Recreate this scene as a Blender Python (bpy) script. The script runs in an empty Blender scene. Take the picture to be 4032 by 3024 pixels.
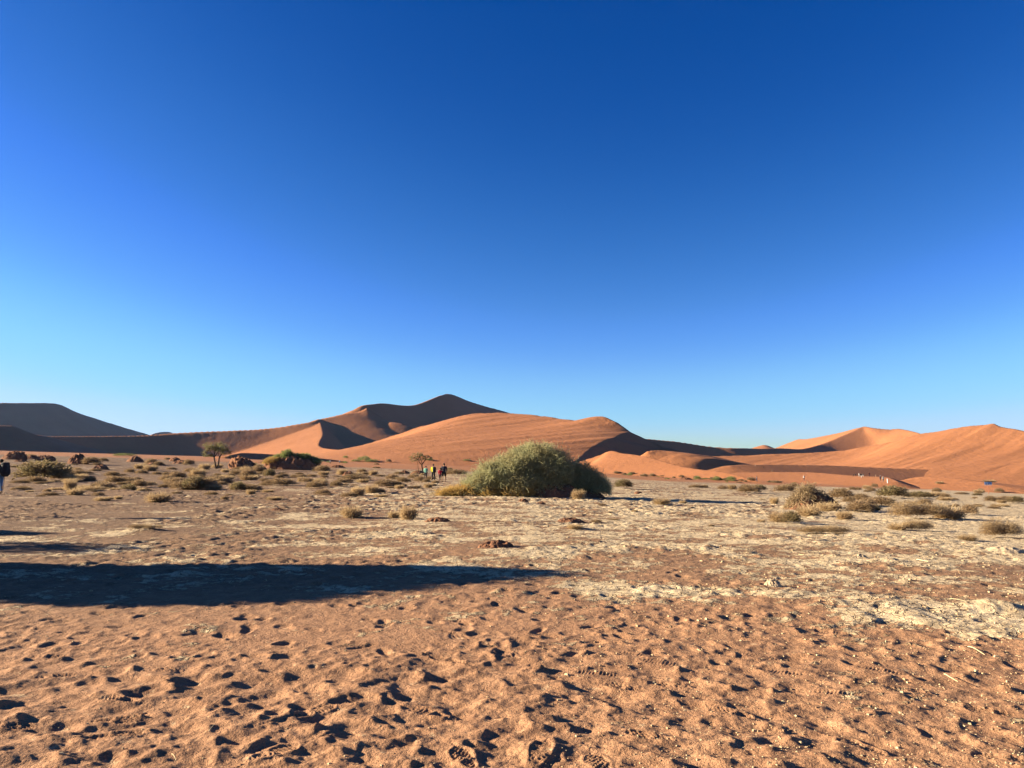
import bpy, math, random
import numpy as np
from mathutils import Vector, Matrix
R = math.radians
S = bpy.context.scene
C = S.collection
# ------------------------------------------------------------------ camera
EYE = 1.6; PITCH = R(6.0); F = 3024.0
cd = bpy.data.cameras.new('camera'); cam = bpy.data.objects.new('camera', cd); C.objects.link(cam)
cd.sensor_width = 36; cd.lens = 27; cd.clip_start = 0.05; cd.clip_end = 30000
cam.location = (0, 0, EYE); cam.rotation_euler = (R(90) + PITCH, 0, 0)
S.camera = cam
# ------------------------------------------------------------------ sky, sun, exposure
SUN_EL = R(15.5); SUN_AZ = R(5.0)         # shadows run to +X and 5 degrees towards the camera
SV = Vector((-math.cos(SUN_AZ)*math.cos(SUN_EL), math.sin(SUN_AZ)*math.cos(SUN_EL), math.sin(SUN_EL)))
w = bpy.data.worlds.new('World'); S.world = w; w.use_nodes = True
nt = w.node_tree; nt.nodes.clear()
sky = nt.nodes.new('ShaderNodeTexSky'); sky.sky_type = 'NISHITA'; sky.sun_disc = False
sky.sun_elevation = SUN_EL; sky.sun_rotation = math.atan2(SV.x, SV.y)
sky.altitude = 600; sky.air_density = 1.0; sky.dust_density = 0.15; sky.ozone_density = 3.0
EXPO = 2.2
sc0 = nt.nodes.new('ShaderNodeVectorMath'); sc0.operation = 'SCALE'; sc0.inputs['Scale'].default_value = 0.1
cv = nt.nodes.new('ShaderNodeRGBCurve')          # camera response of the deep desert sky, channel by channel
for ch, pts in enumerate(([(0, 0), (.063, .002), (.097, .024), (.166, .112), (.241, .245), (.334, .362), (.411, .49), (1, .85)],
                          [(0, .0), (.123, .072), (.184, .152), (.30, .362), (.385, .57), (.445, .67), (.575, .768), (1, 1.0)],
                          [(0, 0), (.233, .345), (.324, .535), (.39, .73), (.432, .90), (.50, 1.0), (.60, 1.05), (1, 1.2)])):
    c_ = cv.mapping.curves[ch]
    while len(c_.points) < len(pts): c_.points.new(0.5, 0.5)
    for q_, (a_, b_) in zip(c_.points, pts): q_.location = (a_, b_/1.6); q_.handle_type = 'AUTO_CLAMPED'
cv.mapping.extend = 'HORIZONTAL'; cv.mapping.update()
sc1 = nt.nodes.new('ShaderNodeVectorMath'); sc1.operation = 'SCALE'; sc1.inputs['Scale'].default_value = 16.0/2**EXPO
bg = nt.nodes.new('ShaderNodeBackground'); bg.inputs[1].default_value = 0.10
wo = nt.nodes.new('ShaderNodeOutputWorld')
nt.links.new(sky.outputs[0], sc0.inputs[0]); nt.links.new(sc0.outputs[0], cv.inputs[1]); nt.links.new(cv.outputs[0], sc1.inputs[0]); nt.links.new(sc1.outputs[0], bg.inputs[0]); nt.links.new(bg.outputs[0], wo.inputs[0])
sl = bpy.data.lights.new('sun', 'SUN'); sl.energy = 5.0; sl.angle = R(0.5); sl.color = (1.0, 0.86, 0.63)
so = bpy.data.objects.new('sun', sl); C.objects.link(so)
so.rotation_euler = SV.to_track_quat('Z', 'Y').to_euler()
S.view_settings.view_transform = 'Standard'; S.view_settings.look = 'None'
S.view_settings.exposure = EXPO; S.view_settings.gamma = 1.0
S.cycles.volume_bounces = 0; S.cycles.max_bounces = 5; S.cycles.transparent_max_bounces = 8

# ------------------------------------------------------------------ numpy helpers
def sstep(a, b, x):
    t = np.clip((x - a)/(b - a), 0, 1); return t*t*(3 - 2*t)
_tab = {}
def vnoise(x, y, seed=0):
    if seed not in _tab: _tab[seed] = np.random.RandomState(seed + 11).rand(256, 256)
    T = _tab[seed]
    xi = np.floor(x).astype(np.int64); yi = np.floor(y).astype(np.int64)
    fx = x - xi; fy = y - yi
    fx = fx*fx*fx*(fx*(fx*6 - 15) + 10); fy = fy*fy*fy*(fy*(fy*6 - 15) + 10)
    x0 = xi & 255; x1 = (xi + 1) & 255; y0 = yi & 255; y1 = (yi + 1) & 255
    return (T[x0, y0]*(1-fx) + T[x1, y0]*fx)*(1-fy) + (T[x0, y1]*(1-fx) + T[x1, y1]*fx)*fy - 0.5
def fbm(x, y, o=4, seed=0, g=0.5):
    r = 0; a = 1; f = 1
    for k in range(o):
        r = r + a*vnoise(x*f + 17.3*k, y*f + 9.1*k, seed + k); a *= g; f *= 2.03
    return r
def ray(px, py):
    cx = (px - 2016)/F; cy = (1512 - py)/F
    return np.array([cx, math.cos(PITCH) - cy*math.sin(PITCH), math.sin(PITCH) + cy*math.cos(PITCH)])
def at(px, py, depth):
    d = ray(px, py); return np.array([0, 0, EYE]) + d*(depth/d[1])
def project(x, y, z):
    zc = z - EYE
    dep = y*math.cos(PITCH) + zc*math.sin(PITCH); up = -y*math.sin(PITCH) + zc*math.cos(PITCH)
    dep = np.maximum(dep, 1e-3)
    return 2016 + F*x/dep, 1512 - F*up/dep

# ------------------------------------------------------------------ ground height
STAMP_X0, STAMP_Y0, STAMP_R = -9.5, 2.2, 0.007
SW, SH = int(19/STAMP_R), int(13/STAMP_R)
stamp = None
def base(x, y):
    d = np.sqrt(x*x + y*y) + 1e-6
    xt = 300*np.tanh(x/300)
    s = np.where(x < 0, sstep(45, 180, d)*0.040, (1 - np.exp(-d/45.0))*0.048)
    return -s*xt
def G(x, y):
    z = base(x, y)
    d = np.sqrt(x*x + y*y)
    z = z + fbm(x/9.0, y/9.0, 3, 5)*0.10*sstep(6, 14, d)
    return z

# ------------------------------------------------------------------ dunes: tents over ridge lines
def spline(P, n=8):
    P = np.asarray(P, float); Q = [P[0]]
    for i in range(len(P) - 1):
        p0 = P[max(i-1, 0)]; p1 = P[i]; p2 = P[i+1]; p3 = P[min(i+2, len(P)-1)]
        for k in range(1, n + 1):
            t = k/n
            Q.append(0.5*((2*p1) + (-p0+p2)*t + (2*p0-5*p1+4*p2-p3)*t*t + (-p0+3*p1-3*p2+p3)*t**3))
    return np.array(Q)
class Ridge:
    # pts: (px, py, depth[, near slope, far slope]) from left to right; far = left of travel, near = right of travel
    def __init__(s, pts, near=0.15, far=0.5, bench=None, n=6, conc=0.0, pw=5):
        P = []
        for p in pts:
            q = at(p[0], p[1], p[2]); P.append([q[0], q[1], q[2], p[3] if len(p) > 3 else near, p[4] if len(p) > 4 else far])
        s.P = spline(P, n); s.bench = bench; s.conc = conc; s.pw = pw
    def __call__(s, x, y):
        P = s.P; num = np.zeros(x.shape); den = np.zeros(x.shape)
        for i in range(len(P) - 1):
            a = P[i]; b = P[i+1]; d = b[:2] - a[:2]; L2 = d @ d
            if L2 < 1e-6: continue
            t = np.clip(((x - a[0])*d[0] + (y - a[1])*d[1])/L2, 0, 1)
            vx = x - a[0] - t*d[0]; vy = y - a[1] - t*d[1]
            D = np.sqrt(vx*vx + vy*vy)
            side = (d[0]*vy - d[1]*vx)/(math.sqrt(L2)*np.maximum(D, 1e-6))    # +1 far, -1 near
            h = a[2] + t*(b[2] - a[2]); sn = a[3] + t*(b[3]-a[3]); sf = a[4] + t*(b[4]-a[4])
            if s.bench:
                bw, bs = s.bench
                dn = sn*np.minimum(D, bw) + bs*np.maximum(D - bw, 0)
            else: dn = sn*D
            if s.conc: dn = dn*(1 - s.conc*np.clip(D/260, 0, 0.6))
            k = side*0.5 + 0.5
            z = h - (dn*(1-k) + sf*D*k)
            wt = math.sqrt(L2)/(D*0.01 + 0.0005)**s.pw
            num += wt*z; den += wt
        return num/den
def hit_on(f, px, py, d0=250, d1=700):
    d = ray(px, py); t = np.linspace(d0, d1, 900)/d[1]; x, y, z = t*d[0], t*d[1], EYE + t*d[2]
    m = np.nonzero(z <= f(x, y))[0]; i = m[0] if len(m) else np.argmin(z - f(x, y)); return y[i]
class Cut:
    def __init__(s, a, b): s.a, s.b = a, b
    def __call__(s, x, y): return -smax(-s.a(x, y), -s.b(x, y), 0.4)
def smax(a, b, k):
    h = np.clip(0.5 + 0.5*(a - b)/k, 0, 1)
    return b*(1-h) + a*h + k*h*(1-h)
class Dune:
    def __init__(s, name, ridges, px0, px1, d0, d1, tex, k=0.5, label=None, foot=3.0):
        s.name, s.ridges, s.px0, s.px1, s.d0, s.d1, s.tex, s.k, s.label, s.foot = name, ridges, px0, px1, d0, d1, tex, k, label, foot
    def raw(s, x, y):
        z = None
        for r in s.ridges:
            q = r(x, y); z = q if z is None else smax(q, z, s.k)
        return z
    def __call__(s, x, y):
        z = s.raw(x, y); g = base(x, y)
        am, lx, ly, ang = s.tex
        ca, sa = math.cos(ang), math.sin(ang)
        X = x*ca + y*sa; Y = -x*sa + y*ca
        hh = sstep(0, 12, z - g)
        z = z + am*hh*(fbm(X/lx, Y/ly, 3, 21) + 0.0)
        z = z + 0.12*hh*fbm(x/4.0, y/4.0, 2, 33)
        return smax(z, g - 0.6, s.foot)
DUNES = []
def dune(*a, **k): DUNES.append(Dune(*a, **k)); return DUNES[-1]
STR = (0.9, 80, 9, R(36))
dune('dune', [Ridge([(-900,1560,1400),(-300,1585,1450),(0,1587,1550),(150,1587,1640),(228,1591,1700),(300,1622,1760),(400,1655,1850),(500,1686,1950),(590,1713,2050),(700,1750,2150)], 0.5, 0.35)],
     -1300, 900, 900, 2500, (2.0, 60, 60, 0), label='distant hazy blue-grey dune with a flat top at the left edge of the plain')
dune('dune', [Ridge([(585,1716,2150),(622,1703,2250),(668,1701,2350),(695,1714,2420)], 0.6, 0.4)], 500, 760, 2100, 2500, (0.3, 60, 60, 0), label='tiny far dune tip peeping over the long dark ridge left of centre')
dune('dune', [Ridge([(-300,1640,540),(0,1672,560),(60,1681,575),(130,1708,600),(200,1722,620),(300,1748,650),(400,1772,690)], 0.33, 0.3)],
     -900, 600, 380, 900, (0.8, 40, 15, 0), label='dark dune sloping down from the left edge in front of the distant grey dune')
dune('dune', [Ridge([(60,1722,645),(180,1718,668),(400,1717,706),(590,1713,736,.49,.3),(700,1704,753,.47,.3),(900,1695,780,.43,.3),(1050,1687,802,.40,.3),(1215,1663,828,.36,.3),(1258,1650,850,.36,.3)], 0.5, 0.3),
              Ridge([(1215,1663,835,.25,.5),(1258,1650,860,.22,.55),(1262,1668,828,.2,.6),(1268,1690,790,.18,.62),(1270,1715,750,.17,.62),(1257,1742,700,.18,.62),(1258,1757,670,.2,.6),(1290,1766,640,.25,.5),(1345,1772,615,.3,.4)]),
              Ridge([(1258,1650,862),(1310,1640,874),(1365,1627,887),(1410,1621,897),(1442,1606,905)], 0.36, 0.45),
              Ridge([(1390,1615,1000),(1425,1597,1010),(1470,1591,1030),(1520,1588,1060),(1620,1596,1100),(1700,1570,1140),(1740,1555,1170),(1778,1552,1205),(1850,1580,1260),(1920,1602,1320),(2005,1625,1400),(2200,1690,1540)], 0.6, 0.4),
              Ridge([(1442,1608,905),(1462,1645,895),(1500,1664,888),(1545,1661,886),(1600,1672,884),(1645,1687,882),(1720,1712,875)], 0.36, 0.55)],
     0, 2300, 480, 1700, (0.5, 60, 20, R(60)), k=0.4, label='tall dark-peaked star dune behind the broad orange dune, with a curved knife-edge crest on its left')
E_MAIN = Ridge([(1250,1795,600),(1345,1771,620),(1440,1750,630),(1550,1715,635),(1650,1683,635),(1790,1646,628),(1880,1628,620),(1960,1626,605),(2050,1629,590),(2150,1640,570),(2240,1652,550),(2305,1656,536),(2340,1641,520),(2380,1644,512),(2430,1663,500),(2480,1698,490,.12,.6)], 0.13, 0.55, conc=0.3, pw=6)
F_PTS = [(2482,1698),(2445,1707),(2400,1727),(2330,1760),(2290,1790),(2250,1828)]
E_CUT = Ridge([(x_, y_, hit_on(E_MAIN, x_, y_+1.5)) for (x_, y_) in F_PTS], -1.5, 0.62, pw=8)
dune('dune', [Cut(E_MAIN, E_CUT),
              Ridge([(2430,1663,500),(2480,1698,498),(2525,1722,494),(2570,1740,487),(2620,1757,480),(2700,1781,465),(2790,1800,450)], 0.6, 0.5, pw=8),
              Ridge([(2550,1773,383,.6,.6),(2580,1771,386,.3,.5),(2620,1774,391,.06,.4),(2690,1782,398),(2750,1792,404),(2900,1822,414),(3050,1857,418)], 0.06, 0.4, bench=(24, 0.62)),
              ],
     1000, 3200, 200, 800, STR, k=0.4, label='broad sunlit orange dune in the middle with diagonal wind streaks')
dune('dune', [Ridge([(2190,1845,320),(2250,1828,330),(2350,1795,335),(2405,1775,335),(2450,1783,322),(2550,1800,293),(2680,1835,255),(2760,1849,235),(2870,1863,215),(2950,1884,200),(3010,1903,192)], 0.13, 0.6)],
     2050, 3000, 150, 450, (0.4, 30, 9, R(-35)), k=0.3, label='small sunlit dune with a pointed top to the right of the big green bush', foot=1.5)
dune('dune', [Ridge([(2300,1700,800),(2525,1724,820),(2650,1737,840),(2800,1758,860),(2900,1764,870),(2980,1766,910),(3080,1764,940),(3150,1768,960),(3200,1758,985,.5,.3),(3250,1743,1015,.42,.3),(3330,1710,1050,.3,.3),(3392,1682,1080,.25,.3),(3412,1680,1078,.25,.35),(3440,1685,1065,.25,.4),(3500,1690,1050,.25,.4),(3540,1688,1040,.25,.4),(3600,1700,1000,.28,.4),(3660,1722,960,.3,.4)], 0.58, 0.3),
              Ridge([(3050,1775,1350),(3090,1757,1320),(3140,1731,1270),(3180,1728,1240),(3300,1705,1160),(3392,1683,1105),(3420,1690,1130)], 0.3, 0.4)],
     2100, 4200, 500, 1600, (0.5, 50, 20, R(60)), label='long dark ridge dipping across the right of centre and rising to a pale pink dune')
dune('dune', [Ridge([(2950,1768,1500),(3008,1752,1500),(3045,1763,1500)], 0.3, 0.5)], 2850, 3200, 1380, 1700, (0.3, 60, 60, 0), label='tiny pink dune tip over the dark ridge right of centre')
dune('dune', [Ridge([(2600,1830,600),(2780,1801,630),(3000,1791,640),(3280,1776,640),(3480,1746,630),(3620,1709,610),(3700,1696,600),(3800,1680,585),(3900,1670,570),(3935,1676,560),(4032,1697,540),(4200,1730,500),(4450,1790,440)], 0.14, 0.55, conc=0.35)],
     2500, 4900, 180, 900, (0.9, 90, 10, R(36)), label='large smooth orange dune with diagonal streaks filling the right side')
dune('dune', [Ridge([(2880,1834,370),(2960,1829,380),(3100,1830,400),(3300,1834,425),(3500,1843,445),(3700,1850,455),(3900,1856,455)], 0.26, 0.03)],
     2750, 4400, 180, 520, (0.4, 30, 12, 0), label='low brown sand bank running along the foot of the right dune', foot=2)
dune('dune', [Ridge([(2800,1866,330),(2950,1860,328),(3100,1858,322),(3220,1861,312),(3350,1872,290),(3480,1878,262),(3510,1885,250),(3535,1896,235)], 0.06, 0.3)],
     2600, 3700, 120, 420, (0.2, 20, 10, 0), label='low orange sand swell under the distant walkers', foot=1)
dune('dune', [Ridge([(3540,1893,265),(3600,1880,262),(3660,1876,260),(3750,1882,250),(3860,1897,232),(3960,1916,215)], 0.09, 0.10)],
     3400, 4100, 120, 360, (0.2, 20, 10, 0), label='low rounded sand mound behind the sign post', foot=1)
dune('dune', [Ridge([(900,1794,245),(950,1784,255),(1010,1785,268),(1100,1791,285),(1250,1803,305),(1350,1815,320),(1440,1828,335)], 0.5, 0.12)],
     700, 1600, 180, 420, (0.1, 30, 9, 0), k=0.3, label='low sand rise with a thin dark slope at the foot of the left dunes', foot=0.8)
def H(x, y):
    z = G(x, y)
    for d in DUNES:
        u0 = (d.px0-2016)/F; u1 = (d.px1-2016)/F
        m = (y > d.d0) & (y < d.d1) & (x > u0*y) & (x < u1*y)
        if m.any():
            zz = z.copy(); zz[m] = np.maximum(z[m], d(x[m], y[m])); z = zz
    return z
def hit(px, py, dmax=2500):
    d = ray(px, py); t = np.geomspace(2.0, dmax, 1400)/d[1]
    x, y, z = t*d[0], t*d[1], EYE + t*d[2]
    h = H(x, y); m = np.nonzero(z <= h)[0]
    if len(m) == 0:
        i = np.argmin(z - h); return np.array([x[i], y[i], h[i]])
    i = max(m[0], 1); a = z[i-1]-h[i-1]; b = h[i]-z[i]; k = a/(a+b+1e-9); tt = t[i-1] + k*(t[i]-t[i-1])
    X, Y = np.array([tt*d[0]]), np.array([tt*d[1]]); return np.array([X[0], Y[0], H(X, Y)[0]])

# ------------------------------------------------------------------ materials
def mat(name, rough=0.9, spec=0.2):
    m = bpy.data.materials.new(name); m.use_nodes = True
    n = m.node_tree; b = n.nodes['Principled BSDF']
    b.inputs['Roughness'].default_value = rough; b.inputs['Specular IOR Level'].default_value = spec
    return m, n, b
def node(n, t, **k):
    o = n.nodes.new(t)
    for a, v in k.items():
        if a in o.inputs.keys() if hasattr(o.inputs, 'keys') else False: o.inputs[a].default_value = v
        else: setattr(o, a, v)
    return o
def noise(n, scale, detail=4, rough=0.6, vec=None):
    o = n.nodes.new('ShaderNodeTexNoise'); o.inputs['Scale'].default_value = scale
    o.inputs['Detail'].default_value = detail; o.inputs['Roughness'].default_value = rough
    if vec is not None: n.links.new(vec, o.inputs['Vector'])
    return o.outputs[0]
def rng(n, s, a, b, c=0.0, d=1.0):
    o = n.nodes.new('ShaderNodeMapRange'); n.links.new(s, o.inputs[0])
    for i, v in enumerate((a, b, c, d)): o.inputs[i+1].default_value = v
    return o.outputs[0]
def mix(n, f, a, b, mode='MIX'):
    o = n.nodes.new('ShaderNodeMix'); o.data_type = 'RGBA'; o.blend_type = mode
    for s, v in ((0, f), (6, a), (7, b)):
        if isinstance(v, (int, float)): o.inputs[s].default_value = v
        elif isinstance(v, tuple): o.inputs[s].default_value = (*v, 1)
        else: n.links.new(v, o.inputs[s])
    return o.outputs[2]
def math_(n, op, a, b=None):
    o = n.nodes.new('ShaderNodeMath'); o.operation = op
    for i, v in enumerate((a, b)):
        if v is None: continue
        if isinstance(v, (int, float)): o.inputs[i].default_value = v
        else: n.links.new(v, o.inputs[i])
    return o.outputs[0]
def bump(n, b, h, strength, dist, prev=None):
    o = n.nodes.new('ShaderNodeBump'); o.inputs['Strength'].default_value = strength; o.inputs['Distance'].default_value = dist
    n.links.new(h, o.inputs['Height'])
    if prev is not None: n.links.new(prev, o.inputs['Normal'])
    n.links.new(o.outputs[0], b.inputs['Normal']); return o.outputs[0]
def attr(n, name):
    o = n.nodes.new('ShaderNodeAttribute'); o.attribute_name = name; return o.outputs['Fac']
def pos(n, sx=1, sy=1, sz=1):
    g = n.nodes.new('ShaderNodeNewGeometry'); m = n.nodes.new('ShaderNodeVectorMath'); m.operation = 'MULTIPLY'
    n.links.new(g.outputs['Position'], m.inputs[0]); m.inputs[1].default_value = (sx, sy, sz); return m.outputs[0]

SAND = (0.32, 0.16, 0.08); DUNE = (0.33, 0.145, 0.062)
# ground
M_ground, n, b = mat('desert_ground', 0.95, 0.1)
p = pos(n)
pale = attr(n, 'pale'); dn = attr(n, 'dune')
n1 = noise(n, 0.55, 6, 0.68, p); n2 = noise(n, 3.2, 5, 0.7, p); n3 = noise(n, 22, 5, 0.7, p); n4 = noise(n, 130, 3, 0.6, p)
sandc = mix(n, rng(n, n2, .35, .68), (0.365, 0.197, 0.106), (0.255, 0.132, 0.071))
sandc = mix(n, rng(n, n3, .48, .8, 0, .7), sandc, (0.198, 0.102, 0.056))
crust = mix(n, rng(n, n2, .35, .65), (0.62, 0.49, 0.315), (0.45, 0.33, 0.19))
vo = n.nodes.new('ShaderNodeTexVoronoi'); vo.feature = 'DISTANCE_TO_EDGE'; vo.inputs['Scale'].default_value = 3.6
wv = n.nodes.new('ShaderNodeVectorMath'); wv.operation = 'ADD'; wn = n.nodes.new('ShaderNodeTexNoise'); wn.inputs['Scale'].default_value = 3.0; n.links.new(p, wn.inputs['Vector'])
n.links.new(p, wv.inputs[0]); n.links.new(wn.outputs['Color'], wv.inputs[1]); n.links.new(wv.outputs[0], vo.inputs['Vector'])
crack = rng(n, vo.outputs['Distance'], 0.0, 0.045)
crust = mix(n, rng(n, n3, .5, .74, 0, .75), crust, (0.211, 0.135, 0.076))  # dark specks paint fine low-sun shading into the crust colour
crust = mix(n, crack, (0.145, 0.092, 0.056), crust)
brown = mix(n, rng(n, n2, .3, .7), (0.215, 0.132, 0.076), (0.125, 0.074, 0.043))
brown = mix(n, rng(n, n3, .45, .7), brown, (0.079, 0.053, 0.036))  # low-sun shading put into the brown soil as dark specks
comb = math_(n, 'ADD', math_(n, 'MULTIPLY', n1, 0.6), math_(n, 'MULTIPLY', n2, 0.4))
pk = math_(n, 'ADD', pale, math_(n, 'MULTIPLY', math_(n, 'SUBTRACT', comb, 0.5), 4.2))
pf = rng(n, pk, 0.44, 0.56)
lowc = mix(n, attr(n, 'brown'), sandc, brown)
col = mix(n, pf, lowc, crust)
fl = noise(n, 7.5, 6, 0.78, p); fl2 = noise(n, 40, 3, 0.7, p)
col = mix(n, rng(n, fl, .575, .66, 0, .75), col, (0.10, 0.062, 0.038))
col = mix(n, rng(n, fl, .40, .33, 0, .55), col, (0.56, 0.42, 0.25))
col = mix(n, rng(n, fl2, .60, .68, 0, .6), col, (0.09, 0.055, 0.035))
dcol = mix(n, rng(n, n2, .3, .7), DUNE, (0.277, 0.115, 0.053))
col = mix(n, dn, col, dcol)
col = mix(n, rng(n, n4, .4, .85, 0, .3), col, (0.079, 0.046, 0.033))
n.links.new(col, b.inputs['Base Color'])
b1 = bump(n, b, n3, 0.6, 0.05); b2 = bump(n, b, n4, 0.6, 0.008, b1); b3 = bump(n, b, n2, 0.3, 0.2, b2); b4 = bump(n, b, math_(n, 'MULTIPLY', math_(n, 'MULTIPLY', crack, pf), .05), 0.7, 1.0, b3)
# dune sand
M_dune, n, b = mat('dune_sand', 0.95, 0.1)
p = pos(n)
d1 = noise(n, 0.02, 4, 0.6, p); d2 = noise(n, 0.35, 6, 0.7, p); d3 = noise(n, 2.5, 3, 0.6, p)
col = mix(n, rng(n, d1, .35, .7), (0.325, 0.132, 0.054), (0.275, 0.109, 0.044))
col = mix(n, rng(n, d2, .42, .75, 0, .55), col, (0.21, 0.09, 0.042))
n.links.new(col, b.inputs['Base Color'])
b1 = bump(n, b, d2, 0.5, 1.2); b2 = bump(n, b, d3, 0.5, 0.25, b1)

def mesh_grid(name, X, Y, Z, mats, mask=None, attrs=None, smooth=True, parent=None):
    r, c = X.shape
    idx = np.arange(r*c).reshape(r, c)
    q = np.stack([idx[:-1, :-1], idx[:-1, 1:], idx[1:, 1:], idx[1:, :-1]], -1).reshape(-1, 4)
    if mask is not None:
        fm = (mask[:-1, :-1] | mask[:-1, 1:] | mask[1:, 1:] | mask[1:, :-1]).reshape(-1); q = q[fm]
        used = np.unique(q); re = np.full(r*c, -1); re[used] = np.arange(len(used)); q = re[q]
    else: used = np.arange(r*c)
    V = np.stack([X.ravel()[used], Y.ravel()[used], Z.ravel()[used]], -1)
    return raw_mesh(name, V, q, mats, {k: v.ravel()[used] for k, v in (attrs or {}).items()}, smooth)
def raw_mesh(name, V, q, m, attrs=None, smooth=False, parent=None):
    me = bpy.data.meshes.new(name); k = q.shape[1]
    me.vertices.add(len(V)); me.vertices.foreach_set('co', np.ascontiguousarray(V, np.float32).ravel())
    me.loops.add(q.size); me.loops.foreach_set('vertex_index', q.ravel().astype(np.int32))
    me.polygons.add(len(q)); me.polygons.foreach_set('loop_start', (np.arange(len(q))*k).astype(np.int32))
    me.polygons.foreach_set('use_smooth', np.full(len(q), smooth))
    me.update(calc_edges=True)
    for a, v in (attrs or {}).items():
        at_ = me.attributes.new(a, 'FLOAT', 'POINT'); at_.data.foreach_set('value', np.asarray(v, np.float32))
    if m is not None: me.materials.append(m)
    o = bpy.data.objects.new(name, me); C.objects.link(o)
    if parent is not None: o.parent = parent
    return o
def tag(o, label=None, cat=None, group=None, kind=None):
    for k, v in (('label', label), ('category', cat), ('group', group), ('kind', kind)):
        if v: o[k] = v
    return o

# ------------------------------------------------------------------ footprints pressed into the near sand
def make_stamp():
    rs = np.random.RandomState(4)
    X = (STAMP_X0 + np.arange(SW)*STAMP_R)[None, :]; Y = (STAMP_Y0 + np.arange(SH)*STAMP_R)[:, None]
    S_ = np.zeros((SH, SW), np.float32)
    def win(cx, cy, r):
        i0 = max(int((cx-r-STAMP_X0)/STAMP_R), 0); i1 = min(int((cx+r-STAMP_X0)/STAMP_R), SW)
        j0 = max(int((cy-r-STAMP_Y0)/STAMP_R), 0); j1 = min(int((cy+r-STAMP_Y0)/STAMP_R), SH)
        return i0, i1, j0, j1
    def hollow(cx, cy, ang, a, b_, dep, rim, pw):
        i0, i1, j0, j1 = win(cx, cy, max(a, b_)*2.2)
        if i1 <= i0 or j1 <= j0: return
        x = X[:, i0:i1]-cx; y = Y[j0:j1]-cy
        u = (x*math.cos(ang)+y*math.sin(ang))/a; v = (-x*math.sin(ang)+y*math.cos(ang))/b_
        r = np.sqrt(u*u+v*v)
        bowl = -dep*np.exp(-(r**pw)*0.9)
        rm = rim*np.exp(-((r-1.35)/0.33)**2)
        S_[j0:j1, i0:i1] = S_[j0:j1, i0:i1]*(1-0.75*np.exp(-(r/1.05)**6)) + bowl + rm
    def boot(cx, cy, ang, dep, kind):
        L, W = 0.155, 0.052
        i0, i1, j0, j1 = win(cx, cy, 0.3)
        if i1 <= i0 or j1 <= j0: return
        x = X[:, i0:i1]-cx; y = Y[j0:j1]-cy
        u = (x*math.cos(ang)+y*math.sin(ang)); v = (-x*math.sin(ang)+y*math.cos(ang))
        hw = W*(0.82 + 0.26*np.sin((u/L+0.15)*2.4)) * np.sqrt(np.clip(1-(np.abs(u)/L)**4, 0, 1))
        e = hw - np.abs(v)
        dep = min(dep, .022); ins = sstep(-0.012, 0.006, e)
        if kind == 0: tr = np.sign(np.sin(u*2*math.pi/0.034))*np.sign(np.sin(v*2*math.pi/0.036))
        elif kind == 1: tr = np.sin(u*2*math.pi/0.028)
        else: tr = np.sin((np.hypot(u+0.07, v))*2*math.pi/0.026)
        arch = 1 - 0.6*np.exp(-((u+0.02)/0.03)**2)
        q_ = S_[j0:j1, i0:i1]; fl_ = sstep(-0.075, -0.01, e)*sstep(L*1.5, L*.9, np.abs(u)); q_ = q_*(1-.8*fl_) - .010*fl_
        S_[j0:j1, i0:i1] = q_*(1-ins) + ins*(-dep*arch + tr*0.004) + 0.005*np.exp(-((e+0.018)/0.014)**2)*(1-ins)*sstep(L*1.05, L*.8, np.abs(u))
    # soft trampled hollows
    N = 19000
    for k in range(N):
        cx = rs.uniform(-9, 9); cy = 2.4 + (rs.rand()**0.9)*8.2
        den = 0.75 + 0.9*fbm(np.array([cx/1.8]), np.array([cy/1.8]), 2, 70)[0]
        edge = 7.0 + 0.22*cx*(cx > 0) + 0.8*math.sin(cx*0.9)
        fade = float(1 - sstep(edge-1.6, edge+1.1, np.array(cy)))
        if -2.6 < cx < 0.0 and cy < 4.4: den *= 0.5
        if rs.rand() > fade*(0.45 + den): continue
        ang = rs.uniform(0, math.pi) if rs.rand() < 0.5 else R(70) + rs.normal()*0.4
        sc = rs.uniform(0.5, 1.08)
        hollow(cx, cy, ang, 0.125*sc, 0.078*sc*rs.uniform(.85, 1.4), ((0.005+0.013*rs.rand()) if rs.rand() < .88 else rs.uniform(.018, .036))*(0.4+0.6*fade), rs.uniform(0.003, 0.008), rs.choice([1.7, 2.0, 2.3]))
    for k in range(1500):      # wide soft hollows where many feet have churned the sand
        cx = rs.uniform(-6, 6); cy = rs.uniform(2.6, 7.0)
        if rs.rand() > float(1 - sstep(5.6, 7.0, np.array(cy)))*(.6 + fbm(np.array([cx/1.5]), np.array([cy/1.5]), 2, 73)[0]): continue
        sc = rs.uniform(.75, 1.25)
        hollow(cx, cy, R(20)+rs.normal()*.9, .155*sc, .10*sc, rs.uniform(.018, .038), rs.uniform(.004, .009), 2.0)
    # scattered shallow ones further out
    for k in range(420):
        cx = rs.uniform(-9, 9); cy = rs.uniform(6.5, 13)
        hollow(cx, cy, rs.uniform(0, 3.14), rs.uniform(.07, .14), rs.uniform(.045, .08), rs.uniform(.008, .028), .006, 3)
    S0 = S_
    bl = np.zeros_like(S0)
    for dx in (-2, -1, 0, 1, 2): bl += np.roll(S0, dx, 1)
    b2 = np.zeros_like(S0)
    for dy in (-2, -1, 0, 1, 2): b2 += np.roll(bl, dy, 0)
    S_[:] = b2/25
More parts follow.
